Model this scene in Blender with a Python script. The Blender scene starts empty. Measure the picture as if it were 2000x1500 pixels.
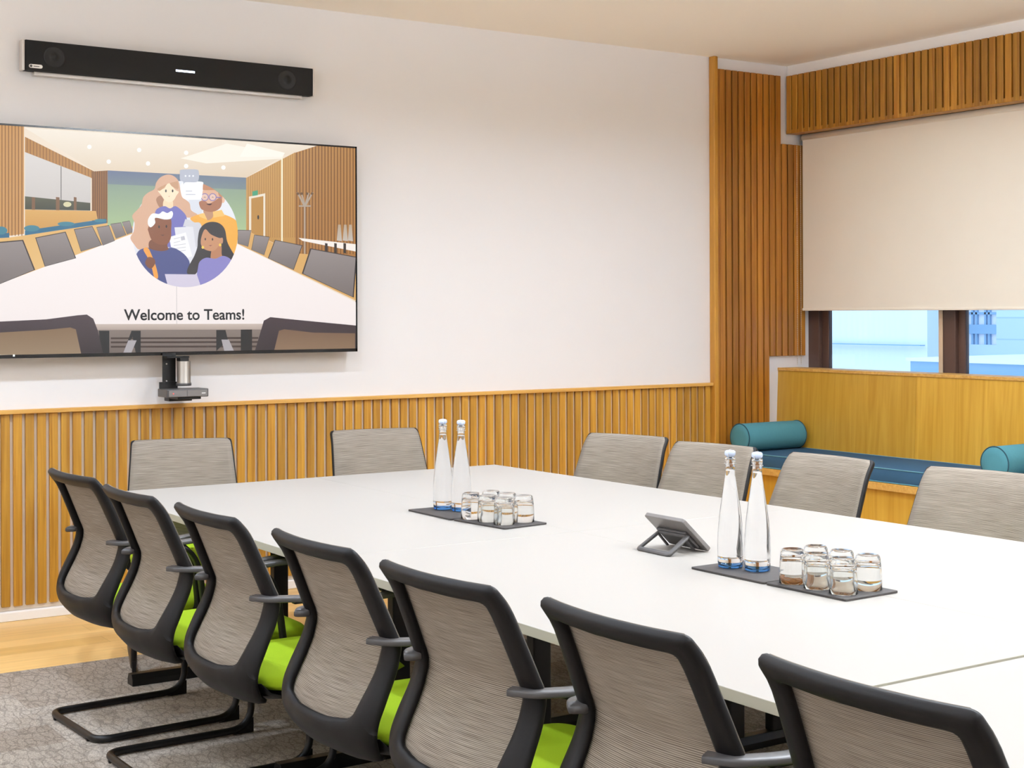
import bpy, bmesh, math, random
from mathutils import Vector, Matrix
sc = bpy.context.scene
COL = sc.collection
rnd = random.Random(7)

# ------------------------------------------------------------------ camera
F_PX, YAW, HY, ROLL, CAM_H = 2872.36, .58498, 609.24, .0035407, 1.46
fwd = Vector((math.sin(YAW), math.cos(YAW), 0)); rgt = Vector((math.cos(YAW), -math.sin(YAW), 0)); up = Vector((0, 0, 1))
cxv = rgt*math.cos(ROLL) - up*math.sin(ROLL); cyv = up*math.cos(ROLL) + rgt*math.sin(ROLL)
camd = bpy.data.cameras.new('camera'); cam = bpy.data.objects.new('camera', camd); COL.objects.link(cam)
R3 = Matrix((cxv, cyv, -fwd)).transposed()
cam.matrix_world = Matrix.Translation((0, 0, CAM_H)) @ R3.to_4x4()
camd.sensor_fit = 'HORIZONTAL'; camd.sensor_width = 36; camd.lens = F_PX/2000*36
camd.shift_y = -(750-HY)/2000; camd.clip_start = .05; camd.clip_end = 200
sc.camera = cam

def ray_to(px, py, axis, val):
    """point of the world plane axis=val seen at a place of the photograph"""
    d = fwd*F_PX + cxv*(px-1000) + cyv*(HY-py)
    c = Vector((0, 0, CAM_H)); t = (val-c[axis])/d[axis]
    return c + d*t

# ------------------------------------------------------------------ view, world, lamps
sc.view_settings.view_transform = 'Standard'; sc.view_settings.look = 'None'
sc.view_settings.gamma = 1; sc.view_settings.use_curve_mapping = False
EXPO = 0.14
sc.view_settings.exposure = EXPO
sc.cycles.max_bounces = 14; sc.cycles.diffuse_bounces = 8; sc.cycles.transmission_bounces = 14
sc.cycles.transparent_max_bounces = 16; sc.cycles.glossy_bounces = 5; sc.cycles.sample_clamp_indirect = 6
w = bpy.data.worlds.new('sky'); sc.world = w; w.use_nodes = True
bg = w.node_tree.nodes['Background']; bg.inputs[0].default_value = (.60, .79, 1, 1); bg.inputs[1].default_value = 2.0

DOWN_W = 11.5
def downlight(x, y, p=1.0):
    l = bpy.data.lights.new('downlight', 'AREA'); l.shape = 'DISK'; l.size = .16; l.energy = DOWN_W*p
    l.color = (.85, 1, 1.22); l.spread = math.radians(150)
    o = bpy.data.objects.new('downlight_lamp', l); COL.objects.link(o); o.location = (x, y, 3.075)
for x, p_ in ((-.3, .8), (.9, 1), (2.4, 1), (4.1, 1), (5.6, .95)):
    for y, q_ in ((-2.2, .5), (-.3, .5), (1.6, .5), (3.5, .8), (5.4, 1.45)):
        downlight(x, y, p_*q_)
# long cove lamp that washes the ceiling from the top of the side wall (outside the frame), and an added fill lamp
def strip(x, y, z, sx, sy, p, rot):
    l = bpy.data.lights.new('cove_and_fill_lamp', 'AREA'); l.shape = 'RECTANGLE'; l.size = sx; l.size_y = sy; l.energy = p
    l.color = (.86, 1, 1.20); o = bpy.data.objects.new('cove_and_fill_lamp', l); COL.objects.link(o); o.location = (x, y, z); o.rotation_euler = rot
strip(-.78, 2, 2.78, .12, 9.5, 80, (0, math.radians(-90-65), 0))
strip(4.2, 1.6, 2.72, .3, 4.6, 320, (math.radians(180), 0, 0))  # added fill lamp above the table, no fixture there; lifts the ceiling brightness

# ------------------------------------------------------------------ helpers
def srgb(r, g, b):
    f = lambda c: (c/255/12.92) if c/255 <= .04045 else ((c/255+.055)/1.055)**2.4
    return (f(r), f(g), f(b), 1)

def new_mat(name):
    m = bpy.data.materials.new(name); m.use_nodes = True
    return m, m.node_tree, m.node_tree.nodes['Principled BSDF']

def mat(name, col, rough=.5, metal=0, noise=0, nscale=40, bump=0, coat=0, spec=.5):
    m, nt, p = new_mat(name); N = nt.nodes; L = nt.links
    p.inputs['Base Color'].default_value = col; p.inputs['Roughness'].default_value = rough
    p.inputs['Metallic'].default_value = metal; p.inputs['Coat Weight'].default_value = coat
    p.inputs['Specular IOR Level'].default_value = spec
    tc = N.new('ShaderNodeTexCoord'); nz = N.new('ShaderNodeTexNoise'); nz.inputs['Scale'].default_value = nscale
    nz.inputs['Detail'].default_value = 4
    L.new(tc.outputs['Object'], nz.inputs['Vector'])
    if noise:
        mr = N.new('ShaderNodeMapRange'); mr.inputs[3].default_value = 1-noise; mr.inputs[4].default_value = 1+noise
        L.new(nz.outputs[0], mr.inputs[0])
        mx = N.new('ShaderNodeVectorMath'); mx.operation = 'SCALE'; mx.inputs[0].default_value = col[:3]
        L.new(mr.outputs[0], mx.inputs['Scale']); L.new(mx.outputs[0], p.inputs['Base Color'])
    if bump:
        b = N.new('ShaderNodeBump'); b.inputs['Strength'].default_value = bump; b.inputs['Distance'].default_value = .002
        L.new(nz.outputs[0], b.inputs['Height']); L.new(b.outputs[0], p.inputs['Normal'])
    return m

def wood(name, light, dark, grain='z', rough=.42, vary=.25, figure=1.0, fs=1.0):
    m, nt, p = new_mat(name); N = nt.nodes; L = nt.links
    p.inputs['Roughness'].default_value = rough
    tc = N.new('ShaderNodeTexCoord'); mp = N.new('ShaderNodeMapping')
    s = {'z': (60, 60, 2.2), 'x': (2.2, 60, 60), 'y': (60, 2.2, 60)}[grain]
    s = tuple(v*fs for v in s); mp.inputs['Scale'].default_value = s
    at = N.new('ShaderNodeAttribute'); at.attribute_name = 'rnd'
    cb = N.new('ShaderNodeVectorMath'); cb.operation = 'MULTIPLY_ADD'
    cx = N.new('ShaderNodeCombineXYZ'); L.new(at.outputs['Fac'], cx.inputs[0]); L.new(at.outputs['Fac'], cx.inputs[1]); L.new(at.outputs['Fac'], cx.inputs[2])
    cb.inputs[1].default_value = (7, 9, 5)
    L.new(cx.outputs[0], cb.inputs[0]); L.new(tc.outputs['Object'], cb.inputs[2]); L.new(cb.outputs[0], mp.inputs[0])
    nz = N.new('ShaderNodeTexNoise'); nz.inputs['Scale'].default_value = 1; nz.inputs['Detail'].default_value = 6; nz.inputs['Distortion'].default_value = .6*figure
    L.new(mp.outputs[0], nz.inputs['Vector'])
    mp2 = N.new('ShaderNodeMapping'); mp2.inputs['Scale'].default_value = tuple(v*.16 for v in s)
    L.new(cb.outputs[0], mp2.inputs[0])
    wv = N.new('ShaderNodeTexNoise'); wv.inputs['Scale'].default_value = 1.3; wv.inputs['Detail'].default_value = 3; wv.inputs['Distortion'].default_value = 2.5*figure
    L.new(mp2.outputs[0], wv.inputs['Vector'])
    ad = N.new('ShaderNodeMath'); ad.operation = 'ADD'; L.new(nz.outputs[0], ad.inputs[0]); L.new(wv.outputs[0], ad.inputs[1])
    mr = N.new('ShaderNodeMapRange'); mr.inputs[1].default_value = .72; mr.inputs[2].default_value = 1.28
    L.new(ad.outputs[0], mr.inputs[0])
    mx = N.new('ShaderNodeMix'); mx.data_type = 'RGBA'; mx.inputs[6].default_value = dark; mx.inputs[7].default_value = light
    L.new(mr.outputs[0], mx.inputs[0])
    vr = N.new('ShaderNodeMapRange'); vr.inputs[3].default_value = 1-vary; vr.inputs[4].default_value = 1+vary*.5
    L.new(at.outputs['Fac'], vr.inputs[0])
    sc_ = N.new('ShaderNodeVectorMath'); sc_.operation = 'SCALE'; L.new(mx.outputs[2], sc_.inputs[0]); L.new(vr.outputs[0], sc_.inputs['Scale'])
    L.new(sc_.outputs[0], p.inputs['Base Color'])
    b = N.new('ShaderNodeBump'); b.inputs['Strength'].default_value = .15; b.inputs['Distance'].default_value = .001
    L.new(nz.outputs[0], b.inputs['Height']); L.new(b.outputs[0], p.inputs['Normal'])
    return m

class MB:
    """collects shapes that become one mesh object"""
    def __init__(s): s.v = []; s.f = []; s.r = []; s.mi = []; s.uv = {}
    def add(s, vs, fs, r=.5, mi=0, M=None):
        o = len(s.v)
        for p in vs:
            p = Vector(p); s.v.append(M @ p if M else p)
        for f in fs: s.f.append([i+o for i in f]); s.r.append(r); s.mi.append(mi)
        return o
    def box(s, x0, x1, y0, y1, z0, z1, r=.5, mi=0, M=None):
        vs = [(x, y, z) for z in (z0, z1) for y in (y0, y1) for x in (x0, x1)]
        s.add(vs, [(0, 2, 3, 1), (4, 5, 7, 6), (0, 1, 5, 4), (2, 6, 7, 3), (0, 4, 6, 2), (1, 3, 7, 5)], r, mi, M)
    def prism(s, pts, z0, z1, r=.5, mi=0, M=None):
        n = len(pts); vs = [(x, y, z0) for x, y in pts] + [(x, y, z1) for x, y in pts]
        s.add(vs, [tuple(range(n-1, -1, -1)), tuple(range(n, 2*n))] + [(i, (i+1) % n, (i+1) % n+n, i+n) for i in range(n)], r, mi, M)
    def lathe(s, prof, n=32, c=(0, 0, 0), mi=0, M=None):
        vs = []; fs = []; idx = []
        for (rr, z) in prof:
            if rr < 1e-6: idx.append([len(vs)]); vs.append((c[0], c[1], c[2]+z))
            else:
                idx.append(list(range(len(vs), len(vs)+n)))
                vs += [(c[0]+rr*math.cos(2*math.pi*i/n), c[1]+rr*math.sin(2*math.pi*i/n), c[2]+z) for i in range(n)]
        for a, b in zip(idx[:-1], idx[1:]):
            for i in range(n):
                j = (i+1) % n
                if len(a) == 1 and len(b) == 1: continue
                if len(a) == 1: fs.append((a[0], b[j], b[i]))
                elif len(b) == 1: fs.append((a[i], a[j], b[0]))
                else: fs.append((a[i], a[j], b[j], b[i]))
        s.add(vs, fs, .5, mi, M)
    def tube(s, pts, rad, n=10, closed=False, mi=0, flat=None):
        """swept round (or flat=(half width, half height)) section along pts"""
        pts = [Vector(p) for p in pts]; m = len(pts); rings = []; prev = None; vs = []
        for i, p in enumerate(pts):
            a = pts[(i-1) % m] if (i > 0 or closed) else p; b = pts[(i+1) % m] if (i < m-1 or closed) else p
            t = (b-a).normalized()
            if prev is None:
                ref = Vector((0, 0, 1)) if abs(t.z) < .9 else Vector((1, 0, 0)); nn = (ref - t*ref.dot(t)).normalized()
            else: nn = (prev - t*prev.dot(t)).normalized()
            prev = nn; bb = t.cross(nn)
            for k in range(n):
                an = 2*math.pi*(k+.5)/n
                if flat:
                    cc, ss = math.cos(an), math.sin(an); e = .45
                    u_ = math.copysign(abs(cc)**e, cc)*flat[1]; v_ = math.copysign(abs(ss)**e, ss)*flat[0]
                else: u_, v_ = math.cos(an)*rad, math.sin(an)*rad
                vs.append(p + nn*u_ + bb*v_)
        fs = []
        for i in range(m if closed else m-1):
            for k in range(n):
                fs.append((i*n+k, i*n+(k+1) % n, ((i+1) % m)*n+(k+1) % n, ((i+1) % m)*n+k))
        if not closed: fs += [tuple(range(n-1, -1, -1)), tuple(range((m-1)*n, m*n))]
        s.add(vs, fs, .5, mi)
    def build(s, name, mats, parent=None, smooth=False, bevel=0, seg=2, label=None):
        me = bpy.data.meshes.new(name); me.from_pydata([tuple(v) for v in s.v], [], s.f)
        at = me.attributes.new('rnd', 'FLOAT', 'FACE'); at.data.foreach_set('value', s.r)
        if not isinstance(mats, (list, tuple)): mats = [mats]
        for m in mats: me.materials.append(m)
        me.polygons.foreach_set('material_index', s.mi)
        if smooth: me.polygons.foreach_set('use_smooth', [True]*len(me.polygons))
        bm = bmesh.new(); bm.from_mesh(me); bmesh.ops.recalc_face_normals(bm, faces=bm.faces); bm.to_mesh(me); bm.free()
        o = bpy.data.objects.new(name, me); COL.objects.link(o)
        if parent: o.parent = parent
        if bevel:
            b = o.modifiers.new('bevel', 'BEVEL'); b.width = bevel; b.segments = seg; b.limit_method = 'ANGLE'; b.angle_limit = math.radians(40)
            b.harden_normals = False
        if label: o['label'] = label
        return o

def tag(o, label, cat, group=None, kind=None):
    o['label'] = label; o['category'] = cat
    if group: o['group'] = group
    if kind: o['kind'] = kind
    return o
def struct(o, label=None):
    o['kind'] = 'structure'
    if label: o['label'] = label
    return o
def empty(name, loc=(0, 0, 0), rz=0):
    o = bpy.data.objects.new(name, None); COL.objects.link(o); o.location = loc; o.rotation_euler = (0, 0, rz); o.empty_display_size = .1
    return o
def bez(p0, p1, p2, n):
    return [tuple((1-t)**2*a + 2*t*(1-t)*b + t*t*c for a, b, c in zip(p0, p1, p2)) for t in [i/n for i in range(n+1)]]
def rounded_path(pts, r, n=6, closed=False):
    out = []; m = len(pts)
    for i in range(m):
        if not closed and i in (0, m-1): out.append(tuple(pts[i])); continue
        a, p, b = Vector(pts[i-1]), Vector(pts[i]), Vector(pts[(i+1) % m])
        rr = r[i] if isinstance(r, (list, tuple)) else r
        d1 = (a-p); d2 = (b-p)
        q0 = p + d1.normalized()*min(rr, d1.length*.49); q1 = p + d2.normalized()*min(rr, d2.length*.49)
        out += bez(q0, p, q1, n)
    return out

# ------------------------------------------------------------------ materials
M_wall = mat('painted_wall', srgb(234, 230, 227), .85, noise=.012, nscale=3, spec=.2)
M_ceil = mat('ceiling_paint', srgb(250, 243, 232), .9, spec=.2)
M_white = mat('white_trim_paint', srgb(238, 234, 228), .6)
M_slat = wood('honey_oak_slats', (.57, .30, .036, 1), (.36, .155, .010, 1), 'z', .45, .25, 1.3)
M_slat2 = wood('amber_oak_slats', (.47, .195, .020, 1), (.31, .10, .008, 1), 'z', .42, .30)
M_slat3 = wood('golden_oak_slats', (.52, .245, .025, 1), (.33, .125, .010, 1), 'z', .42, .32, 1.4)
M_cap = wood('pale_oak_edging', (.70, .40, .10, 1), (.55, .27, .05, 1), 'x', .45, .05)
M_bench = wood('oak_veneer', (.66, .375, .048, 1), (.52, .265, .022, 1), 'z', .4, .12, 2.2, .38)
M_post = wood('oak_post', (.56, .275, .035, 1), (.44, .19, .02, 1), 'z', .42, .05)
M_back = mat('slat_backing', srgb(226, 212, 192), .85)
M_backd = mat('slat_backing_dark', srgb(96, 52, 26), .85)
M_table = mat('white_laminate', srgb(170, 164, 156), .4, spec=.3)
M_tedge = mat('white_table_edging', srgb(186, 181, 164), .4)
M_black = mat('black_powder_coat', srgb(16, 14, 13), .38, spec=.4)
M_plastic = mat('charcoal_plastic', srgb(20, 17, 16), .5, noise=.06, nscale=300, bump=.06, spec=.25)
M_plasticd = mat('dark_plastic', srgb(20, 17, 16), .5, spec=.3)
M_arm = mat('grey_armrest_plastic', srgb(78, 75, 74), .36)
M_green = mat('lime_green_fabric', (.42, .62, .018, 1), .85, noise=.10, nscale=500, bump=.3, spec=.2)
M_cushion = mat('blue_wool_upholstery', (.04, .10, .17, 1), .92, noise=.28, nscale=420, bump=.3, spec=.15)
M_bolster = mat('teal_wool_upholstery', (.075, .225, .26, 1), .92, noise=.22, nscale=420, bump=.3, spec=.15)
M_bolsterp = mat('dark_teal_piping', (.012, .06, .08, 1), .8)
M_piping = mat('teal_piping', (.12, .30, .36, 1), .8)
M_slate = mat('slate_coaster_board', srgb(60, 55, 52), .6, noise=.35, nscale=60, bump=.3)
M_steel = mat('brushed_steel', srgb(190, 186, 180), .3, metal=1)
M_grey = mat('grey_device_plastic', srgb(120, 114, 110), .35)
M_dgrey = mat('dark_grey_device_plastic', srgb(78, 74, 72), .4)
M_alu = mat('silver_end_cap', srgb(205, 198, 190), .35, metal=.6)
M_grille = mat('black_speaker_cloth', srgb(14, 12, 10), .8, noise=.4, nscale=700)
M_glossblk = mat('gloss_black_bezel', srgb(16, 16, 18), .15)
M_wframe = mat('brown_window_frame', srgb(84, 60, 50), .45)
M_blind = mat('cream_blind_fabric', srgb(236, 226, 208), .85, noise=.02, nscale=5, spec=.15)
M_chain = mat('bead_chain_plastic', srgb(215, 200, 175), .4)

def glass(name, col=(1, 1, 1, 1), ior=1.45):
    m, nt, p = new_mat(name)
    p.inputs['Base Color'].default_value = col; p.inputs['Roughness'].default_value = 0
    p.inputs['IOR'].default_value = ior; p.inputs['Transmission Weight'].default_value = 1
    return m
M_glass = glass('clear_glass', (.985, .99, .98, 1), 1.38)
M_bottle = glass('bottle_glass_and_water', (.985, .99, 1, 1), 1.36)
M_blueg = glass('blue_glass_base', (.08, .25, .60, 1), 1.36)
M_pane = None
def pane_mat():
    m = bpy.data.materials.new('window_glass'); m.use_nodes = True; nt = m.node_tree; N = nt.nodes; L = nt.links
    N.remove(N['Principled BSDF']); out = N['Material Output']
    tr = N.new('ShaderNodeBsdfTransparent'); tr.inputs[0].default_value = (.93, .97, 1, 1); gl = N.new('ShaderNodeBsdfGlossy'); gl.inputs['Roughness'].default_value = .01
    fr = N.new('ShaderNodeFresnel'); fr.inputs[0].default_value = 1.3; mx = N.new('ShaderNodeMixShader')
    L.new(fr.outputs[0], mx.inputs[0]); L.new(tr.outputs[0], mx.inputs[1]); L.new(gl.outputs[0], mx.inputs[2]); L.new(mx.outputs[0], out.inputs[0])
    return m
M_pane = pane_mat()

def mesh_fabric():
    m, nt, p = new_mat('woven_mesh_fabric'); N = nt.nodes; L = nt.links
    p.inputs['Roughness'].default_value = .75; p.inputs['Specular IOR Level'].default_value = .25
    uv = N.new('ShaderNodeTexCoord')
    mp = N.new('ShaderNodeMapping'); mp.inputs['Scale'].default_value = (9, 520, 1); L.new(uv.outputs['UV'], mp.inputs[0])
    nz = N.new('ShaderNodeTexNoise'); nz.inputs['Scale'].default_value = 1; nz.inputs['Detail'].default_value = 5; L.new(mp.outputs[0], nz.inputs['Vector'])
    wv = N.new('ShaderNodeTexWave'); wv.wave_type = 'BANDS'; wv.bands_direction = 'Y'; wv.inputs['Scale'].default_value = 92; wv.inputs['Distortion'].default_value = .35
    wv.inputs['Detail'].default_value = 2; wv.inputs['Detail Scale'].default_value = .6
    L.new(uv.outputs['UV'], wv.inputs['Vector'])
    ad = N.new('ShaderNodeMath'); ad.operation = 'MULTIPLY_ADD'; ad.inputs[1].default_value = .45; L.new(wv.outputs['Fac'], ad.inputs[0]); L.new(nz.outputs[0], ad.inputs[2])
    mr = N.new('ShaderNodeMapRange'); mr.inputs[1].default_value = .45; mr.inputs[2].default_value = .95; L.new(ad.outputs[0], mr.inputs[0])
    mx = N.new('ShaderNodeMix'); mx.data_type = 'RGBA'; mx.inputs[6].default_value = (.13, .098, .068, 1); mx.inputs[7].default_value = (.43, .365, .295, 1)
    L.new(mr.outputs[0], mx.inputs[0]); L.new(mx.outputs[2], p.inputs['Base Color'])
    tr = N.new('ShaderNodeBsdfTransparent'); ms = N.new('ShaderNodeMixShader'); ms.inputs[0].default_value = .10
    L.new(p.outputs[0], ms.inputs[1]); L.new(tr.outputs[0], ms.inputs[2])
    tl = N.new('ShaderNodeBsdfTranslucent'); L.new(mx.outputs[2], tl.inputs[0]); m2 = N.new('ShaderNodeMixShader'); m2.inputs[0].default_value = .15
    L.new(ms.outputs[0], m2.inputs[1]); L.new(tl.outputs[0], m2.inputs[2]); L.new(m2.outputs[0], N['Material Output'].inputs[0])
    return m
M_mesh = mesh_fabric()

def floor_mat():
    m, nt, p = new_mat('oak_plank_floor'); N = nt.nodes; L = nt.links; p.inputs['Roughness'].default_value = .38
    tc = N.new('ShaderNodeTexCoord')
    br = N.new('ShaderNodeTexBrick'); br.inputs['Scale'].default_value = 1; br.inputs['Brick Width'].default_value = 1.3; br.inputs['Row Height'].default_value = .14
    br.inputs['Mortar Size'].default_value = .0008; br.inputs['Color1'].default_value = (.66, .40, .125, 1); br.inputs['Color2'].default_value = (.78, .50, .19, 1)
    br.inputs['Mortar'].default_value = (.42, .22, .06, 1); br.offset = .37
    L.new(tc.outputs['Object'], br.inputs['Vector'])
    mp = N.new('ShaderNodeMapping'); mp.inputs['Scale'].default_value = (1.5, 40, 1); L.new(tc.outputs['Object'], mp.inputs[0])
    nz = N.new('ShaderNodeTexNoise'); nz.inputs['Scale'].default_value = 1; nz.inputs['Detail'].default_value = 6; nz.inputs['Distortion'].default_value = .8; L.new(mp.outputs[0], nz.inputs['Vector'])
    mr = N.new('ShaderNodeMapRange'); mr.inputs[3].default_value = .78; mr.inputs[4].default_value = 1.2; L.new(nz.outputs[0], mr.inputs[0])
    s = N.new('ShaderNodeVectorMath'); s.operation = 'SCALE'; L.new(br.outputs[0], s.inputs[0]); L.new(mr.outputs[0], s.inputs['Scale']); L.new(s.outputs[0], p.inputs['Base Color'])
    return m
def carpet_mat():
    m, nt, p = new_mat('crackle_pattern_carpet'); N = nt.nodes; L = nt.links; p.inputs['Roughness'].default_value = .95; p.inputs['Specular IOR Level'].default_value = .1
    tc = N.new('ShaderNodeTexCoord')
    mpw = N.new('ShaderNodeMapping'); mpw.inputs['Scale'].default_value = (30, 12, 1); mpw.inputs['Rotation'].default_value = (0, 0, .12); L.new(tc.outputs['Object'], mpw.inputs[0])
    nd = N.new('ShaderNodeTexNoise'); nd.inputs['Scale'].default_value = 18; L.new(tc.outputs['Object'], nd.inputs['Vector'])
    ml = N.new('ShaderNodeVectorMath'); ml.operation = 'MULTIPLY_ADD'; ml.inputs[1].default_value = (.9, .9, 0); L.new(nd.outputs['Color'], ml.inputs[0]); L.new(mpw.outputs[0], ml.inputs[2])
    vo = N.new('ShaderNodeTexVoronoi'); vo.feature = 'DISTANCE_TO_EDGE'; vo.inputs['Scale'].default_value = 1; L.new(ml.outputs[0], vo.inputs['Vector'])
    mr = N.new('ShaderNodeMapRange'); mr.inputs[1].default_value = .0; mr.inputs[2].default_value = .10; mr.inputs[3].default_value = .66; mr.inputs[4].default_value = 1; L.new(vo.outputs[0], mr.inputs[0])
    ck = N.new('ShaderNodeTexBrick'); ck.offset = .5; ck.inputs['Scale'].default_value = 1; ck.inputs['Brick Width'].default_value = 1.0; ck.inputs['Row Height'].default_value = .25; ck.inputs['Mortar Size'].default_value = 0
    ck.inputs['Color1'].default_value = (.33, .27, .215, 1); ck.inputs['Color2'].default_value = (.47, .41, .345, 1); L.new(tc.outputs['Object'], ck.inputs['Vector'])
    n2 = N.new('ShaderNodeTexNoise'); n2.inputs['Scale'].default_value = 260; n2.inputs['Detail'].default_value = 4; L.new(tc.outputs['Object'], n2.inputs['Vector'])
    m2 = N.new('ShaderNodeMapRange'); m2.inputs[1].default_value = .3; m2.inputs[2].default_value = .7; m2.inputs[3].default_value = .55; m2.inputs[4].default_value = 1.4; L.new(n2.outputs[0], m2.inputs[0])
    mm = N.new('ShaderNodeMath'); mm.operation = 'MULTIPLY'; L.new(mr.outputs[0], mm.inputs[0]); L.new(m2.outputs[0], mm.inputs[1])
    s = N.new('ShaderNodeVectorMath'); s.operation = 'SCALE'; L.new(ck.outputs[0], s.inputs[0]); L.new(mm.outputs[0], s.inputs['Scale']); L.new(s.outputs[0], p.inputs['Base Color'])
    b = N.new('ShaderNodeBump'); b.inputs['Strength'].default_value = .5; b.inputs['Distance'].default_value = .003; L.new(n2.outputs[0], b.inputs['Height']); L.new(b.outputs[0], p.inputs['Normal'])
    return m

# ------------------------------------------------------------------ room shell
YW, XW, ZC = 7.159, 7.127, 3.09
X0, Y0 = -.9, -3.6
b = MB(); b.box(X0-.1, XW+.3, Y0-.1, YW+.1, -.1, 0); struct(b.build('floor', floor_mat()))
b = MB(); b.box(X0-.1, XW+.3, Y0-.1, YW+.1, ZC, ZC+.12); struct(b.build('ceiling', M_ceil))
b = MB(); b.box(X0-.1, XW+.1, YW, YW+.1, 0, ZC); struct(b.build('wall_back', M_wall))
b = MB(); b.box(X0-.1, X0, Y0, YW, 0, ZC); struct(b.build('wall_left', M_wall))
b = MB(); b.box(X0, XW+.3, Y0-.1, Y0, 0, ZC); struct(b.build('wall_front', M_wall))
# window wall: below the sill, above the head, and the near pier
b = MB()
b.box(XW, XW+.3, Y0, YW, 0, 1.045); b.box(XW, XW+.3, Y0, YW, 2.66, ZC); b.box(XW, XW+.3, Y0, -.6, 1.045, 2.66)
struct(b.build('wall_right', M_wall))
b = MB(); b.box(X0, 6.26, YW-.034, YW, 0, .045); struct(b.build('baseboard_back', M_white, bevel=.004))

# slats of the low panelling on the television wall
b = MB(); PITCH = .0569; x = 1.826-PITCH*26; mi = 0
b2 = MB()
while x < 6.225:
    b.box(x, min(x+.0405, 6.258), YW-.020, YW-.003, .068, .983, rnd.random())
    x += PITCH
b.box(X0, 6.26, YW-.003, YW, .045, .983, .5, 1)
struct(b.build('trim_1', [M_slat, M_back], bevel=.0015, seg=1))
b = MB(); b.box(X0, 6.262, YW-.036, YW, .983, 1.003); struct(b.build('trim_2', M_cap, bevel=.002))
# upright post
b = MB(); b.box(6.26, 6.294, YW-.052, YW, 0, ZC); struct(b.build('trim_3', M_post, bevel=.006, seg=3))
# tall slats beside the post, stepped round the blind and the bench
b = MB(); P2 = .0546
for i in range(14):
    x = 6.335 - .001 + i*P2
    if x > 7.10: break
    z0 = .0 if x < 6.75 else 1.162
    z1 = 3.017 if x < 6.86 else 2.568
    b.box(x, min(x+.0425, 7.112), YW-.022, YW-.002, z0, z1, rnd.random())
    b.box(x, min(x+P2, 7.112), YW-.002, YW, z0, z1, .5, 1)
b.box(6.294, 6.334, YW-.02, YW-.001, 0, 3.017, .4)
struct(b.build('trim_4', [M_slat2, M_backd], bevel=.0015, seg=1))
# boxed-in head above the window with its slats
b = MB(); b.box(6.945, XW+.3, Y0, YW-.004, 2.66, ZC); struct(b.build('trim_5', M_white))
b = MB(); y = YW-.018
b.box(6.942, 6.945, Y0, YW-.004, 2.64, 3.02, .5, 1)
b.box(6.925, 7.02, Y0, YW-.012, 2.635, 2.66, .5, 0)
while y > -.6:
    b.box(6.922, 6.942, y-.0425, y, 2.637, 3.02, rnd.random()); y -= P2
struct(b.build('trim_6', [M_slat3, M_backd], bevel=.0015, seg=1))

# ------------------------------------------------------------------ window
def window():
    b = MB()
    xf0, xf1 = 7.135, 7.20
    ytop = YW
    # fixed outer frame members
    b.box(xf0, xf1, 7.06, ytop, 1.045, 2.66)             # jamb by the corner
    b.box(xf0+.03, xf1, 7.00, 7.06, 1.045, 2.66)         # sash stile
    b.box(xf0+.02, xf1, -.6, 7.1, 1.045, 1.075)          # bottom rail
    b.box(xf0+.02, xf1, -.6, 7.1, 2.60, 2.66)
    for yc in (5.95, 4.55, 3.1, 1.6, .1):
        b.box(xf0+.004, xf1, yc-.02, yc+.105, 1.045, 2.66)
        b.box(xf0+.03, xf1, yc-.075, yc-.02, 1.045, 2.66)
    o = struct(b.build('window_1', M_wframe, bevel=.004), 'brown framed window strip below the blind, pale building beyond')
    for ya, yb in ((6.055, 7.0), (4.655, 5.875), (3.205, 4.475), (1.705, 3.025), (.205, 1.525)):
        q = MB(); q.box(7.172, 7.176, ya, yb, 1.075, 2.6); q.build('pane', M_pane, o)
    q = MB()
    q.box(7.131, 7.136, 6.02, 6.05, 1.06, 2.6); q.build('mullion_cover', mat('pale_mullion_cover', srgb(205, 180, 150), .4), o)
    q = MB(); q.box(6.99, 7.22, -.6, 7.158, 1.03, 1.052); q.build('window_sill', M_white, o)
    return o
window()

# ------------------------------------------------------------------ roller blind
t = empty('roller_blind', (7.045, 4.5, 2.62)); tag(t, 'cream roller blind pulled most of the way down over the window', 'blind')
def loc(o, par):            # parts are modelled in world space; re-express them in their thing's space
    o.parent = par; o.matrix_parent_inverse = Matrix.LocRotScale(par.location, par.rotation_euler, None).inverted()
    return o
b = MB(); b.box(7.043, 7.0455, 2.2, 7.113, 1.475, 2.63); loc(b.build('blind_fabric', M_blind), t)
b = MB(); b.box(7.036, 7.052, 2.2, 7.116, 1.461, 1.478); loc(b.build('bottom_bar', M_blind, bevel=.004), t)
b = MB(); b.tube([(7.06, 2.2, 2.615), (7.06, 7.12, 2.615)], .024, 16); loc(b.build('roller_tube', M_blind, smooth=True), t)
b = MB(); b.box(7.03, 7.10, 7.122, 7.128, 2.57, 2.655); loc(b.build('bracket', M_steel), t)
b = MB()
for side, yy in ((0, 7.132), (1, 7.126)):
    for k in range(118):
        z = 2.58 - k*.0125
        b.lathe([(0, -.0032), (.0028, -.0016), (.0028, .0016), (0, .0032)], 6, (7.008+side*.028, yy, z))
b.tube([(7.008, 7.132, 2.58), (7.008, 7.132, 1.10)], .0008, 5); b.tube([(7.036, 7.126, 2.58), (7.036, 7.126, 1.10)], .0008, 5)
loc(b.build('bead_chain', M_chain, smooth=True), t)

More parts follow.
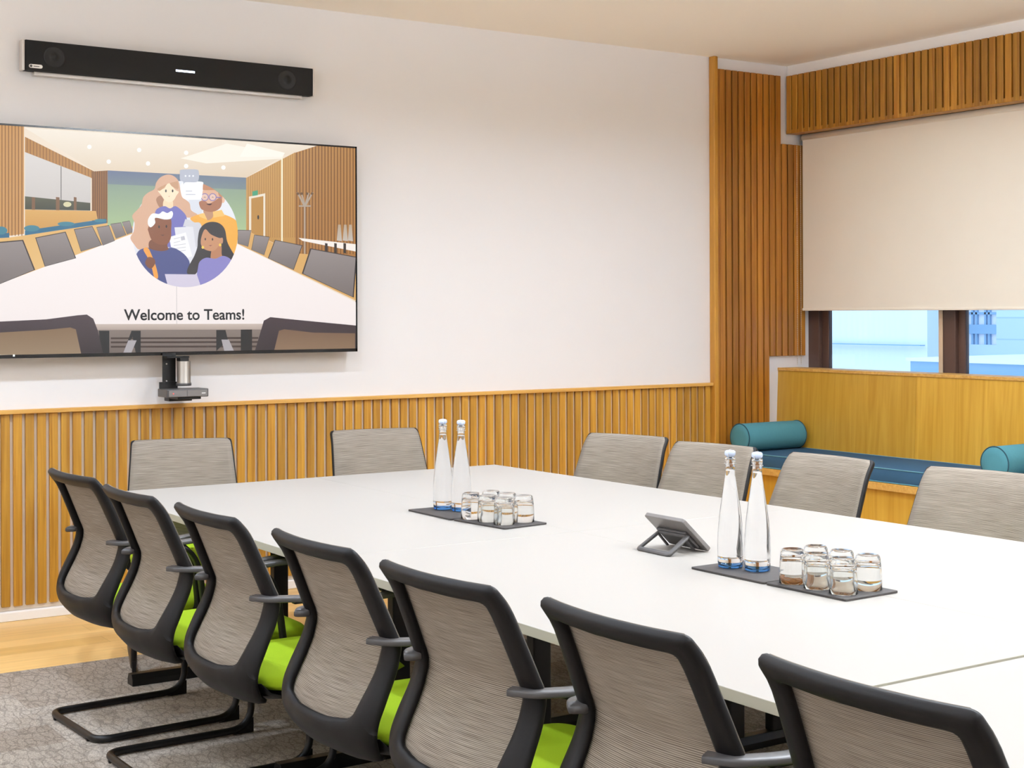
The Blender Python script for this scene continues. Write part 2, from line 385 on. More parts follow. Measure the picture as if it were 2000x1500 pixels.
# ------------------------------------------------------------------ bench under the window
BY0 = 1.2
t = empty('window_bench', (6.6, 4.2, 0)); tag(t, 'oak window bench built in along the wall under the blind', 'bench')
b = MB(); b.box(6.325, 6.84, BY0, YW-.024, 0, .45); loc(b.build('seat_base', M_bench), t)
b = MB(); b.box(6.295, 6.84, BY0, YW-.024, .45, .492); loc(b.build('seat_rail', M_cap, bevel=.002), t)
for k, (ya, yb) in enumerate(((5.985, YW-.001), (4.62, 5.983), (3.2, 4.618), (BY0, 3.198))):
    b = MB(); n = 1
    vs = [(6.832, ya, .492), (7.0, ya, .492), (7.0, ya, 1.066), (6.856, ya, 1.066), (6.832, yb, .492), (7.0, yb, .492), (7.0, yb, 1.066), (6.856, yb, 1.066)]
    b.add(vs, [(0, 1, 2, 3), (7, 6, 5, 4), (0, 4, 5, 1), (1, 5, 6, 2), (2, 6, 7, 3), (3, 7, 4, 0)], (.1, .95, .4, .7)[k])
    loc(b.build('backrest_panel', M_bench), t)
b = MB(); b.box(6.850, 7.045, BY0, YW-.001, 1.066, 1.085); loc(b.build('backrest_cap', M_cap, bevel=.002), t)

def rbox(x0, x1, y0, y1, z0, z1, r, seg=4):
    bm = bmesh.new(); bmesh.ops.create_cube(bm, size=1)
    for v in bm.verts: v.co = Vector(((x0+x1)/2+v.co.x*(x1-x0), (y0+y1)/2+v.co.y*(y1-y0), (z0+z1)/2+v.co.z*(z1-z0)))
    bmesh.ops.bevel(bm, geom=list(bm.edges), offset=r, segments=seg, profile=.5, affect='EDGES', clamp_overlap=True)
    return bm
def bm_obj(bm, name, m, parent=None, smooth=True):
    me = bpy.data.meshes.new(name); bm.to_mesh(me); bm.free(); me.materials.append(m)
    if smooth: me.polygons.foreach_set('use_smooth', [True]*len(me.polygons))
    o = bpy.data.objects.new(name, me); COL.objects.link(o)
    if parent: o.parent = parent
    return o
t = empty('seat_cushion', (6.56, 4.2, .492)); tag(t, 'long navy blue seat cushion with piped edge lying on the oak bench', 'cushion')
loc(bm_obj(rbox(6.30, 6.83, BY0+.05, 7.02, .493, .575, .012, 3), 'cushion_body', M_cushion), t)
for z in (.573, .497):
    b = MB(); b.tube(rounded_path([(6.301, BY0+.05, z), (6.301, 7.02, z), (6.83, 7.02, z), (6.83, BY0+.05, z)], .015, 4, True), .0032, 6, True)
    loc(b.build('piping', M_piping, smooth=True), t)

def bolster(loc_, L, r, label):
    t = empty('bolster_cushion', loc_); tag(t, label, 'cushion', 'teal bolster cushions on the bench')
    b = MB(); pr = [(0, 0), (r*.5, -.004*0), (r*.93, .0), (r, .008)]
    for k in range(1, 12): pr.append((r*(1+.012*math.sin(math.pi*k/12)), .008+(L-.016)*k/12))
    pr += [(r, L-.008), (r*.93, L), (r*.5, L), (0, L)]
    MX = Matrix.Rotation(math.radians(90), 4, 'Y')      # local z -> world x
    b.lathe(pr, 40, M=MX); b.build('bolster_body', M_bolster, t, smooth=True)
    b = MB()
    for xx in (.004, L-.004):
        b = MB(); b.tube([(xx, r*.995*math.cos(a), r*.995*math.sin(a)) for a in [2*math.pi*i/40 for i in range(40)]], .0036, 6, True)
        b.build('piping', M_bolsterp, t, smooth=True)
    return t
RB = .088
BOL = bolster((6.29, 6.915, .575+RB*1.012), .50, RB, 'teal bolster cushion on the bench end against the tall slats')
bolster((6.30, 4.985, .575+RB*1.012), .50, RB, 'teal bolster cushion at the right edge behind the last grey chair')

# ------------------------------------------------------------------ carpet
b = MB(); b.box(-.85, 6.1, -3.4, 6.10, .0, .006)
tag(b.build('carpet', carpet_mat()), 'taupe crackle patterned carpet lying on the oak floor under the table', 'carpet')
CZ = .006

# ------------------------------------------------------------------ meeting tables
TZ, TT = .735, .025
def table(quad, feet, cols, label):
    cx = sum(p[0] for p in quad)/4; cy = sum(p[1] for p in quad)/4
    t = empty('meeting_table', (cx, cy, CZ)); tag(t, label, 'table', 'white meeting table modules')
    b = MB(); b.prism(quad, TZ-TT+.0008, TZ); o = loc(b.build('tabletop', [M_table, M_tedge], bevel=.0012, seg=2), t)
    for p in o.data.polygons:
        if abs(p.normal.z) < .5: p.material_index = 1
    xa, xb = min(p[0] for p in quad), max(p[0] for p in quad)
    for fy in feet:
        b = MB()
        prof = [(-.03, 0), (.03, 0), (.03, .022), (.018, .045), (-.018, .045), (-.03, .022)]
        n = 6; x_a, x_b = xa+.02, xb-.05
        vs = [(x_a, fy+p, CZ+q) for p, q in prof] + [(x_b, fy+p, CZ+q) for p, q in prof]
        b.add(vs, [tuple(range(n-1, -1, -1)), tuple(range(n, 2*n))] + [(i, (i+1) % n, (i+1) % n+n, i+n) for i in range(n)])
        loc(b.build('foot', M_black, bevel=.002), t)
        for c in cols:
            b = MB(); b.box(c-.032, c+.032, fy-.02, fy+.02, CZ+.044, TZ-TT-.03); loc(b.build('leg', M_black, bevel=.004), t)
        b = MB(); b.box(xa+.06, xb-.06, fy-.02, fy+.02, TZ-TT-.03, TZ-TT+.0006); loc(b.build('crossbar', M_black), t)
    b = MB()
    for c in cols[:1]: b.box(c-.02, c+.02, min(feet)+.02, max(feet)-.02, TZ-TT-.055, TZ-TT-.015)
    loc(b.build('beam', M_black), t)
    return t
xl, xm = 1.905, 2.851
def xr(y): return 3.79 + (5.875-y)*.0275
table([(xl, 3.932), (xm-.0008, 3.932), (xm-.0008, 5.875), (xl, 5.875)], (5.62, 4.245), (2.36, 2.56), 'white rectangular table module, far left of the joined set, by the two-chair end')
table([(xm, 3.932), (xr(3.932), 3.932), (xr(5.875), 5.875), (xm, 5.877)], (5.62, 4.2), (3.3, 3.5), 'white table module at the far right corner of the joined set')
table([(xl+.002, 1.987), (xm, 1.987), (xm-.0008, 3.930), (xl, 3.930)], (3.65, 2.3), (2.31, 2.51), 'white table module carrying the screen controller and the nearer bottles')
table([(xm+.001, 1.987), (xr(1.987), 1.987), (xr(3.930), 3.930), (xm, 3.930)], (3.65, 2.3), (3.29, 3.48), 'white table module in front of the bench side chairs, beyond the grey seam')
table([(xl+.002, .02), (xm, .02), (xm, 1.973), (xl+.002, 1.973)], (1.65, .35), (2.31, 2.51), 'white table module nearest the camera at the bottom right, before the grey seam')
table([(xm+.001, .02), (3.93, .02), (xr(1.973), 1.973), (xm+.001, 1.973)], (1.65, .35), (3.29, 3.48), 'white table module at the lower right edge of the photo past the seam')

# ------------------------------------------------------------------ chairs
PATH = [(0, .905), (.018, .882), (.040, .85), (.070, .78), (.100, .705), (.112, .672), (.106, .638), (.094, .605), (.061, .54), (.044, .495), (.048, .45), (.09, .405), (.16, .378)]
def crs(P, t):
    n = len(P)-1; i = min(int(t), n-1); u = t-i
    p0 = P[max(i-1, 0)]; p1 = P[i]; p2 = P[i+1]; p3 = P[min(i+2, n)]
    return tuple(.5*((2*b)+(-a+c)*u+(2*a-5*b+4*c-d)*u*u+(-a+3*b-3*c+d)*u**3) for a, b, c, d in zip(p0, p1, p2, p3))
PATH = [(a, z-.010) for a, z in PATH]
FINE = [crs(PATH, i*(len(PATH)-1)/400) for i in range(401)]
ARC = [0]
for a, b_ in zip(FINE[:-1], FINE[1:]): ARC.append(ARC[-1]+math.hypot(b_[0]-a[0], b_[1]-a[1]))
def along(v):
    v = max(0, min(v, ARC[-1]-1e-6)); lo, hi = 0, 400
    while hi-lo > 1:
        m = (lo+hi)//2
        if ARC[m] <= v: lo = m
        else: hi = m
    u = (v-ARC[lo])/(ARC[hi]-ARC[lo]); A, B = FINE[lo], FINE[hi]
    x = A[0]+(B[0]-A[0])*u; z = A[1]+(B[1]-A[1])*u
    a2 = FINE[max(lo-6, 0)]; b2 = FINE[min(hi+6, 400)]; tx, tz = b2[0]-a2[0], b2[1]-a2[1]; l = math.hypot(tx, tz)
    return x, z, tx/l, tz/l
def v_at_z(z):
    for i, (p, a) in enumerate(zip(FINE, ARC)):
        if p[1] <= z: return a
    return ARC[-1]
VEND = ARC[-1]
def back_pt(s, v, off=0):
    """point of the chair back: s across, v down along the profile, off towards the rear"""
    x, z, tx, tz = along(v)
    nx, nz = tz, -tx            # rearward normal (tz<0 -> nx<0)
    k = .034 + .02*max(0, min(1, (v-v_at_z(.56))/.12))
    q = (s/.24)**2
    dx = k*(q-1)
    dz = .0
    return (x+dx+nx*off, s, z+dz+nz*off)
def fillet_loop(cp, nst=7, nf=6):
    out = []; m = len(cp)
    for i in range(m):
        s, v, r = cp[i]; p = Vector((s, v)); a = Vector(cp[i-1][:2]); b = Vector(cp[(i+1) % m][:2])
        q0 = p+(a-p).normalized()*r; q1 = p+(b-p).normalized()*r
        for k in range(nf+1):
            t = k/nf; out.append((1-t)**2*q0+2*t*(1-t)*p+t*t*q1)
        s2, v2, r2 = cp[(i+1) % m]; p2 = Vector((s2, v2)); e1 = p2+(p-p2).normalized()*r2
        for k in range(1, nst): out.append(q1.lerp(e1, k/nst))
    return out
def back_frame_mb():
    vz = v_at_z
    half_o = [(.217, 0, .016), (.236, vz(.664), .05), (.250, vz(.50), .04), (.238, vz(.425), .04), (.150, VEND, .045)]
    half_i = [(.173, .042, .016), (.188, vz(.664), .05), (.184, vz(.56), .04), (.175, vz(.488), .026), (.080, vz(.476), .02)]
    def full(h): return [p for p in h] + [(-p[0], p[1], p[2]) for p in reversed(h)]
    O = fillet_loop(full(half_o)); I = fillet_loop(full(half_i)); n = len(O)
    sec = [(0, .35), (0, -.35), (.10, -.85), (.30, -1), (.5, -1.05), (.75, -1), (.92, -.7), (1, -.2), (1, .5), (.8, .9), (.3, .95), (.08, .8)]
    TH = .0135; m = len(sec); vs = []; fs = []
    for i in range(n):
        for a, bb in sec:
            p = O[i].lerp(I[i], a); vs.append(back_pt(p.x, p.y, -bb*TH))
    for i in range(n):
        for k in range(m):
            fs.append((i*m+k, i*m+(k+1) % m, ((i+1) % n)*m+(k+1) % m, ((i+1) % n)*m+k))
    b = MB(); b.add(vs, fs); return b
def mesh_sheet(parent):
    vz = v_at_z; v0, v1 = .006, vz(.462); NV, NS = 34, 18
    def hw(v):
        lo = [(0, .210), (vz(.664), .230), (vz(.50), .236), (vz(.455), .215)]
        for (a, wa), (c, wc) in zip(lo[:-1], lo[1:]):
            if v <= c:
                w_ = wa+(wc-wa)*(v-a)/(c-a); break
        else: w_ = lo[-1][1]
        if v < .03: w_ -= .03*(1-math.sqrt(max(0, 1-((.03-v)/.03)**2)))
        if v > v1-.05: w_ -= .03*(1-math.sqrt(max(0, 1-((v-v1+.05)/.05)**2)))
        return w_
    vs, fs, uv = [], [], []
    for i in range(NV+1):
        t = i/NV; v = v0+(v1-v0)*(t if i > 3 else t)
        w_ = hw(v)
        for j in range(NS+1):
            s = w_*(2*j/NS-1)
            edge = max(0, abs(2*j/NS-1)-.85)/.15
            top = max(0, 1-v/.02)
            off = -.0125 + .010*max(edge**2, top**2)*0
            vs.append(back_pt(s, v, off)); uv.append((s, -v))
    for i in range(NV):
        for j in range(NS):
            a = i*(NS+1)+j; fs.append((a, a+1, a+NS+2, a+NS+1))
    b = MB(); b.add(vs, fs); o = b.build('mesh_back', M_mesh, parent, smooth=True)
    ul = o.data.uv_layers.new(name='UVMap')
    for l in o.data.loops: ul.data[l.index].uv = uv[l.vertex_index]
    sm = o.modifiers.new('thickness', 'SOLIDIFY'); sm.thickness = .0025; sm.offset = 0
    return o
def make_chair():
    t = empty('conference_chair', (0, 0, CZ))
    back_frame_mb().build('back_frame', M_plastic, t, smooth=True)
    mesh_sheet(t)
    # lower shell that runs from the back frame under the seat
    b = MB(); NV, NS = 10, 12; vs = []; fs = []
    P = [(.060, .405, .198), (.085, .378, .205), (.14, .356, .200), (.24, .350, .185), (.38, .362, .15)]
    for s_ in (0, 1):
        for x, z, wd in P:
            for j in range(NS+1):
                q = 2*j/NS-1
                vs.append((x+.02*q*q, q*wd, z+(.028*q*q if not s_ else .012+.018*q*q)))
    n = NS+1; m = len(P)
    for s_ in (0, 1):
        for i in range(m-1):
            for j in range(NS): a = s_*m*n+i*n+j; fs.append((a, a+1, a+n+1, a+n))
    for i in range(m-1):
        for j in (0, NS): a = i*n+j; fs.append((a, a+n, a+n+m*n, a+m*n))
    for i in (0, m-1):
        for j in range(NS): a = i*n+j; fs.append((a, a+1, a+1+m*n, a+m*n))
    b.add(vs, fs); b.build('lower_shell', M_plasticd, t, smooth=True)
    # seat cushion
    bm = bmesh.new(); NX, NY = 22, 22; H0, H1 = .402, .458
    def seat(u_, v_, top):
        ex = 5; rr = (abs(u_)**ex+abs(v_)**ex)**(1/ex); k = 1/max(rr, 1e-6) if rr > 1 else 1
        return u_, v_
    grid = {}
    for side in (1, 0):
        for i in range(NX+1):
            for j in range(NY+1):
                u_, v_ = 2*i/NX-1, 2*j/NY-1
                m_ = max(abs(u_), abs(v_)); l = (abs(u_)**6+abs(v_)**6)**(1/6) or 1
                sc_ = m_/l if l else 1; uu, vv = u_*sc_, v_*sc_
                edge = m_**8
                x = .315+uu*.235; y = vv*(.232-.012*(uu < 0)*abs(uu))
                zt = H1 - .028*edge + .006*math.cos(uu*1.5) - .02*max(0, uu-.6)**2*3
                zb = H0 + .010*edge
                if not side and m_ > .999: z = zt
                else: z = zt if side else zb
                if side and m_ > .999: z = zt-.004
                if not side and m_ > .999: continue
                grid[(side, i, j)] = bm.verts.new((x, y, z))
    for i in range(NX):
        for j in range(NY):
            bm.faces.new([grid[(1, *p)] for p in ((i, j), (i+1, j), (i+1, j+1), (i, j+1))])
            ks = [((0, *p) if (0, *p) in grid else (1, *p)) for p in ((i, j), (i, j+1), (i+1, j+1), (i+1, j))]
            bm.faces.new([grid[k] for k in ks])
    bmesh.ops.recalc_face_normals(bm, faces=bm.faces)
    bm_obj(bm, 'seat', M_green, t)
    b = MB(); b.box(.14, .50, -.195, .195, .384, .404); b.build('seat_pan', M_plasticd, t, bevel=.008)
    # cantilever tube
    r = .0125; zf = .002+r
    W_ = .225
    pts = [(.20, -.16, .384-r), (.20, -W_, .384-r), (.505, -W_, .384-r), (.52, -W_, zf), (.0, -W_, zf), (.0, W_, zf), (.52, W_, zf), (.505, W_, .384-r), (.20, W_, .384-r), (.20, .16, .384-r)]
    rad = [0, .03, .055, .09, .06, .06, .09, .055, .03, 0]
    b = MB(); b.tube(rounded_path(pts, rad, 8), r, 12)
    b.tube([(.20, -.17, .384-r), (.20, .17, .384-r)], r, 10)
    b.tube([(.42, -W_, .384-r), (.42, W_, .384-r)], r*.8, 10)
    o = b.build('cantilever_frame', M_black, t, smooth=True)
    for sgn in (-1, 1):
        q = MB(); y = sgn*W_
        q.prism([(0, 0), (.075, 0), (.075, .05), (.068, .05), (.02, .006)], -.007, .007, M=Matrix.Translation((.447, y, .001)) @ Matrix.Rotation(math.radians(90), 4, 'X'))
        q.build('front_glide', M_plasticd, o)
        q = MB(); q.box(-.012, .012, y-sgn*.065-.008, y-sgn*.065+.008, 0, .012); q.build('rear_glide', M_plasticd, o, bevel=.003)
    for sgn in (-1, 1):
        q = MB()
        path = rounded_path([(.062, sgn*.186, .672), (.092, sgn*.236, .672), (.20, sgn*.268, .668), (.30, sgn*.262, .676), (.40, sgn*.252, .682)], [0, .02, .05, .05, 0], 5)
        path = path[:1] + path[1:]
        q.tube(path, 0, 16, flat=(.020, .008))
        a = q.build('armrest', M_arm, t, smooth=True)
        q = MB()
        q.tube(rounded_path([(.15, sgn*.256, .664), (.33, sgn*.258, .664), (.36, sgn*.25, .41), (.34, sgn*.19, .385)], [0, .12, .05, 0], 8), 0, 12, flat=(.016, .008))
        q.build('arm_support', M_plasticd, a, smooth=True)
    return t
proto = make_chair()
used = [False]
def copy_tree(o, parent=None):
    c = o.copy(); COL.objects.link(c)
    if parent: c.parent = parent
    for ch in list(o.children): copy_tree(ch, c)
    return c
def place_chair(x, y, face_deg, label, group):
    o = copy_tree(proto) if used[0] else proto; used[0] = True
    o.location = (x, y, CZ if y < 6.35 else .0); o.rotation_euler = (0, 0, math.radians(face_deg)); tag(o, label, 'chair', group)
    return o
GL, GR, GT = 'chairs seen from behind along the near side of the table', 'chairs on the bench side of the table', 'chairs at the television end of the table'
LC = [(1.553, 5.13, 3, 'black framed mesh chair at the far left, its back against the slatted wall view'),
      (1.548, 4.525, 1, 'second mesh back chair from the far left of the near row'),
      (1.572, 3.947, .5, 'third mesh back chair of the near row, lime seat half lit'),
      (1.590, 3.30, .5, 'middle chair of the near row, fourth counted from either end'),
      (1.598, 2.715, 3, 'mesh chair in front of the slim black table leg, fifth from the far end'),
      (1.640, 2.15, .5, 'large brown mesh chair at the bottom centre, second nearest the camera'),
      (1.662, 1.560, .5, 'chair nearest the camera at the bottom right, only the upper back showing')]
for x, y, r, l in LC: place_chair(x, y, r, l, GL)
RC = [(4.09, 5.235, 180+17, 'grey mesh chair at the far corner of the bench side, beside the low slatted wall'),
      (4.105, 4.66, 180+9, 'grey mesh chair behind the nearer bottles, second from the far corner'),
      (4.125, 4.02, 180, 'grey mesh chair in front of the blue bench cushion, right of the nearer bottles'),
      (4.175, 3.355, 180+8, 'grey mesh chair at the right edge in front of the second bolster')]
for x, y, r, l in RC: place_chair(x, y, r, l, GR)
place_chair(2.365, 6.215, -90-17, 'grey mesh chair below the television controller box, at the left of the table end', GT)
place_chair(3.317, 6.20, -90-10, 'grey mesh chair at the table end left of the farther bottles', GT)

# ------------------------------------------------------------------ television
TVY = 7.06
TX0, TX1, TZ0, TZ1 = 1.722, 3.676, 1.250, 2.352
t = empty('television', (2.70, 7.10, TZ0)); tag(t, 'large wall mounted television showing a welcome picture of a meeting room', 'television')
b = MB(); b.box(TX0, TX1, TVY+.002, TVY+.045, TZ0, TZ1); loc(b.build('casing', M_glossblk, bevel=.003), t)
b = MB(); b.box(2.3, 3.1, TVY+.045, YW, 1.5, 2.1); loc(b.build('wall_mount', M_black), t)
b = MB()
for (xa, xb, za, zb) in ((TX0, TX1, TZ0, TZ0+.017), (TX0, TX1, TZ1-.009, TZ1), (TX0, TX0+.009, TZ0, TZ1), (TX1-.009, TX1, TZ0, TZ1)):
    b.box(xa, xb, TVY-.003, TVY+.003, za, zb)
loc(b.build('bezel', M_glossblk), t)
b = MB(); p = ray_to(27, 694.5, 1, TVY-.003); b.box(p.x-.004, p.x+.004, TVY-.005, TVY-.003, p.z-.004, p.z+.004)
led = bpy.data.materials.new('status_led'); led.use_nodes = True; led.node_tree.nodes['Principled BSDF'].inputs['Emission Color'].default_value = (.8, 1, .9, 1); led.node_tree.nodes['Principled BSDF'].inputs['Emission Strength'].default_value = 1.2
loc(b.build('status_light', led), t)

# picture on the screen: flat coloured shapes laid on the panel
class Pic:
    def __init__(s): s.v = []; s.f = []; s.c = []; s.layer = 0
    def poly(s, pts, col, col2=None, clip=None, smooth=False):
        """pts in places of the photograph; col2 = colour at the lowest point"""
        pts = [tuple(p) for p in pts]
        if smooth: pts = catmull(pts)
        if clip: pts = clip_poly(pts, clip)
        pts = clip_poly(pts, SCREEN)
        if len(pts) < 3: return
        s.layer += 1; y = TVY - .00002*s.layer
        y0 = min(p[1] for p in pts); y1 = max(p[1] for p in pts); o = len(s.v); c1 = srgb(*col); c2 = srgb(*(col2 or col))
        for (px, py) in pts:
            q = ray_to(px, py, 1, TVY); s.v.append((q.x, y, q.z)); u_ = (py-y0)/(y1-y0+1e-6)
            s.c.append(tuple(a*(1-u_)+b*u_ for a, b in zip(c1, c2)))
        s.f.append(list(range(o, o+len(pts))))
def catmull(P, n=5):
    out = []; m = len(P)
    for i in range(m):
        p0, p1, p2, p3 = P[i-1], P[i], P[(i+1) % m], P[(i+2) % m]
        for k in range(n):
            u = k/n; out.append(tuple(.5*((2*b)+(-a+c)*u+(2*a-5*b+4*c-d)*u*u+(-a+3*b-3*c+d)*u**3) for a, b, c, d in zip(p0, p1, p2, p3)))
    return out
def clip_poly(sub, cl):
    ar = sum(a[0]*b[1]-b[0]*a[1] for a, b in zip(cl, cl[1:]+cl[:1])); cl = cl if ar > 0 else cl[::-1]
    out = sub
    for a, b in zip(cl, cl[1:]+cl[:1]):
        inp = out; out = []
        if not inp: return []
        def side(p): return (b[0]-a[0])*(p[1]-a[1])-(b[1]-a[1])*(p[0]-a[0])
        for p, q in zip(inp, inp[1:]+inp[:1]):
            sp, sq = side(p), side(q)
            if sp >= 0: out.append(p)
            if (sp >= 0) != (sq >= 0):
                tt = sp/(sp-sq); out.append((p[0]+(q[0]-p[0])*tt, p[1]+(q[1]-p[1])*tt))
    return out
def tv_px(x, z):
    d = Vector((x, TVY, z))-Vector((0, 0, CAM_H)); zz = d.dot(fwd)
    return (1000+F_PX*d.dot(cxv)/zz, HY-F_PX*d.dot(cyv)/zz)
SCREEN = [tv_px(TX0+.009, TZ1-.009), tv_px(TX1-.009, TZ1-.009), tv_px(TX1-.009, TZ0+.017), tv_px(TX0+.009, TZ0+.017)]
A = lambda L: [(x/2.7778, 50+y/2.7778) for x, y in L]
B_ = lambda L: [(x/2.7778, 520+y/2.7778) for x, y in L]
C_ = lambda L: [(220+x/5.557, 310+y/5.557) for x, y in L]
CIRC = [(361+103*math.cos(a), 457+104*math.sin(a)) for a in [2*math.pi*i/64 for i in range(64)]]
def ell(cx, cy, rx, ry=None, n=24): ry = ry or rx; return [(cx+rx*math.cos(2*math.pi*i/n), cy+ry*math.sin(2*math.pi*i/n)) for i in range(n)]
P = Pic()
P.poly([(-60, 200), (760, 200), (760, 720), (-60, 720)], (240, 224, 204))
P.poly(A([(135, 555), (1720, 655), (1540, 705), (1335, 825), (585, 787), (515, 790)]), (246, 236, 222), (226, 206, 180))
P.poly(A([(1230, 640), (1540, 700), (1530, 722), (1120, 748), (980, 720)]), (250, 241, 227))
P.poly(A([(1340, 640), (1545, 690), (1535, 712), (1300, 712)]), (253, 246, 234))
for (x, y) in ((485, 658), (590, 738), (755, 675), (803, 748), (1010, 690), (1010, 762), (1212, 770)): P.poly(A(ell(x, y, 12)), (255, 252, 244))
# left slatted wall
P.poly(A([(-200, 515), (130, 545), (130, 1130), (-200, 1170)]), (204, 150, 84))
for k in range(18): x = -190+k*18; P.poly(A([(x, 515), (x+5, 515), (x+5, 1140), (x, 1140)]), (140, 90, 42))
P.poly(A([(135, 603), (515, 793), (515, 835), (135, 688)]), (186, 132, 66))
for k in range(21): x = 145+k*17.5; y = 603+(x-135)*.5; P.poly(A([(x, y), (x+4, y+2), (x+4, 688+(x-135)*.38), (x, 686+(x-135)*.38)]), (140, 90, 40))
P.poly(A([(135, 686), (493, 825), (493, 962), (135, 928)]), (222, 216, 212), (206, 200, 196))
P.poly(A([(329, 762), (333, 763), (333, 948), (329, 948)]), (90, 85, 80))
P.poly(A([(135, 926), (490, 962), (490, 1004), (135, 997)]), (92, 92, 70), (60, 62, 48))
for x0, x1 in ((172, 190), (303, 323), (400, 415)): P.poly(A([(x0, 930), (x1, 932), (x1, 1002), (x0, 1002)]), (128, 92, 62))
P.poly(A(ell(365, 970, 22, 14)), (222, 214, 170))
P.poly(A([(498, 792), (585, 786), (585, 1082), (498, 1062)]), (150, 100, 48))
for k in range(7): x = 502+k*12; P.poly(A([(x, 790), (x+4, 790), (x+4, 1070), (x, 1070)]), (104, 62, 26))
P.poly(A([(135, 998), (520, 1006), (530, 1052), (135, 1125)]), (222, 172, 96), (205, 150, 72))
P.poly(A([(-200, 1125), (50, 1125), (50, 1150), (-200, 1175)]), (40, 105, 140))
P.poly(A([(135, 1112), (575, 1048), (578, 1072), (135, 1140)]), (40, 108, 142))
for (x, y, rx, ry) in ((5, 1112, 34, 22), (172, 1100, 42, 17), (358, 1076, 46, 12), (545, 1058, 34, 9)): P.poly(A(ell(x, y, rx, ry)), (62, 132, 152))
P.poly(A([(-200, 1165), (50, 1150), (135, 1138), (578, 1072), (720, 1060), (740, 1150), (300, 1310), (-200, 1480)]), (226, 178, 104), (236, 196, 132))
# end wall
P.poly(A([(583, 786), (1335, 825), (1335, 1112), (583, 1085)]), (104, 116, 146), (160, 182, 138))
P.poly(A([(583, 860), (1335, 890), (1335, 1112), (583, 1085)]), (140, 160, 142), (172, 196, 146))
# right wall
P.poly(A([(1335, 826), (1600, 688), (1600, 1230), (1335, 1112)]), (204, 156, 86), (196, 146, 74))
P.poly(A([(1600, 690), (1720, 652), (1945, 656), (1945, 1260), (1600, 1235)]), (184, 132, 68), (176, 120, 56))
for k in range(22): x = 1345+k*12; P.poly(A([(x, 826-(x-1335)*.52), (x+3, 826-(x-1335)*.52), (x+3, 1150), (x, 1150)]), (168, 116, 54))
for k in range(20): x = 1606+k*17; P.poly(A([(x, 690-min(110, x-1600)*.33), (x+6, 690-min(110, x-1600)*.33), (x+6, 1240), (x, 1240)]), (128, 82, 34))
P.poly(A([(1525, 720), (1533, 716), (1533, 1200), (1525, 1195)]), (255, 244, 214))
P.poly(A([(1350, 928), (1438, 910), (1438, 1160), (1350, 1120)]), (238, 226, 206))
P.poly(A([(1362, 938), (1428, 925), (1428, 1160), (1362, 1124)]), (190, 138, 60))
P.poly(A(ell(1400, 1040, 5, 12)), (40, 30, 20)); P.poly(A([(1368, 900), (1398, 893), (1398, 920), (1368, 925)]), (60, 160, 120))
for pl in ([(1648, 975), (1656, 975), (1656, 1290), (1648, 1290)], [(1620, 975), (1685, 975), (1685, 983), (1620, 983)], [(1608, 905), (1618, 905), (1655, 975), (1645, 978)], [(1690, 905), (1700, 905), (1660, 978), (1652, 975)], [(1630, 908), (1638, 908), (1655, 970), (1648, 972)], [(1670, 908), (1678, 908), (1660, 972), (1652, 970)]): P.poly(A(pl), (176, 160, 142))
for x in (1615, 1635, 1665, 1692): P.poly(A(ell(x, 912, 7, 7)), (110, 80, 50))
P.poly(A([(1600, 1235), (1945, 1260), (1945, 1500), (1290, 1185), (1290, 1110), (1335, 1110)]), (222, 172, 100))
P.poly(A([(1618, 1152), (1930, 1186), (1930, 1226), (1640, 1168)]), (248, 240, 232))
for x in (1762, 1812, 1862): P.poly(A([(x, 1180), (x+14, 1182), (x+14, 1238), (x, 1232)]), (50, 38, 30))
for x in (1840, 1872, 1900): P.poly(A([(x-14, 1166), (x-7, 1080), (x+7, 1080), (x+14, 1170)]), (186, 164, 138), (200, 190, 180))
# table
P.poly([(-60, 577), (0, 554), (262, 455), (464, 477), (700, 593), (700, 640), (-60, 640)], (253, 244, 242), (246, 236, 234))
P.poly([(343.8, 480), (344.6, 480), (345.4, 640), (344.4, 640)], (196, 188, 190))
gc, gd = (150, 140, 138), (120, 110, 108); dk = (56, 44, 42)
for q in ([(-80, 1180), (125, 1162), (190, 1325), (0, 1402), (-80, 1430)], [(190, 1150), (355, 1118), (412, 1262), (242, 1308)], [(400, 1105), (500, 1088), (552, 1192), (438, 1226)], [(522, 1094), (590, 1083), (622, 1168), (556, 1194)], [(598, 1076), (655, 1068), (684, 1136), (628, 1156)], [(660, 1066), (702, 1058), (722, 1120), (688, 1134)],
          [(1288, 1108), (1362, 1110), (1345, 1200), (1288, 1182)], [(1378, 1134), (1462, 1146), (1432, 1246), (1362, 1216)], [(1490, 1162), (1640, 1192), (1592, 1326), (1452, 1262)], [(1682, 1208), (1935, 1255), (1918, 1476), (1636, 1345)]):
    P.poly(A(q), dk)
    c = (sum(p[0] for p in q)/len(q), sum(p[1] for p in q)/len(q)); P.poly(A([(c[0]+(p[0]-c[0])*.95, c[1]+(p[1]-c[1])*.96+1) for p in q]), gc, gd)
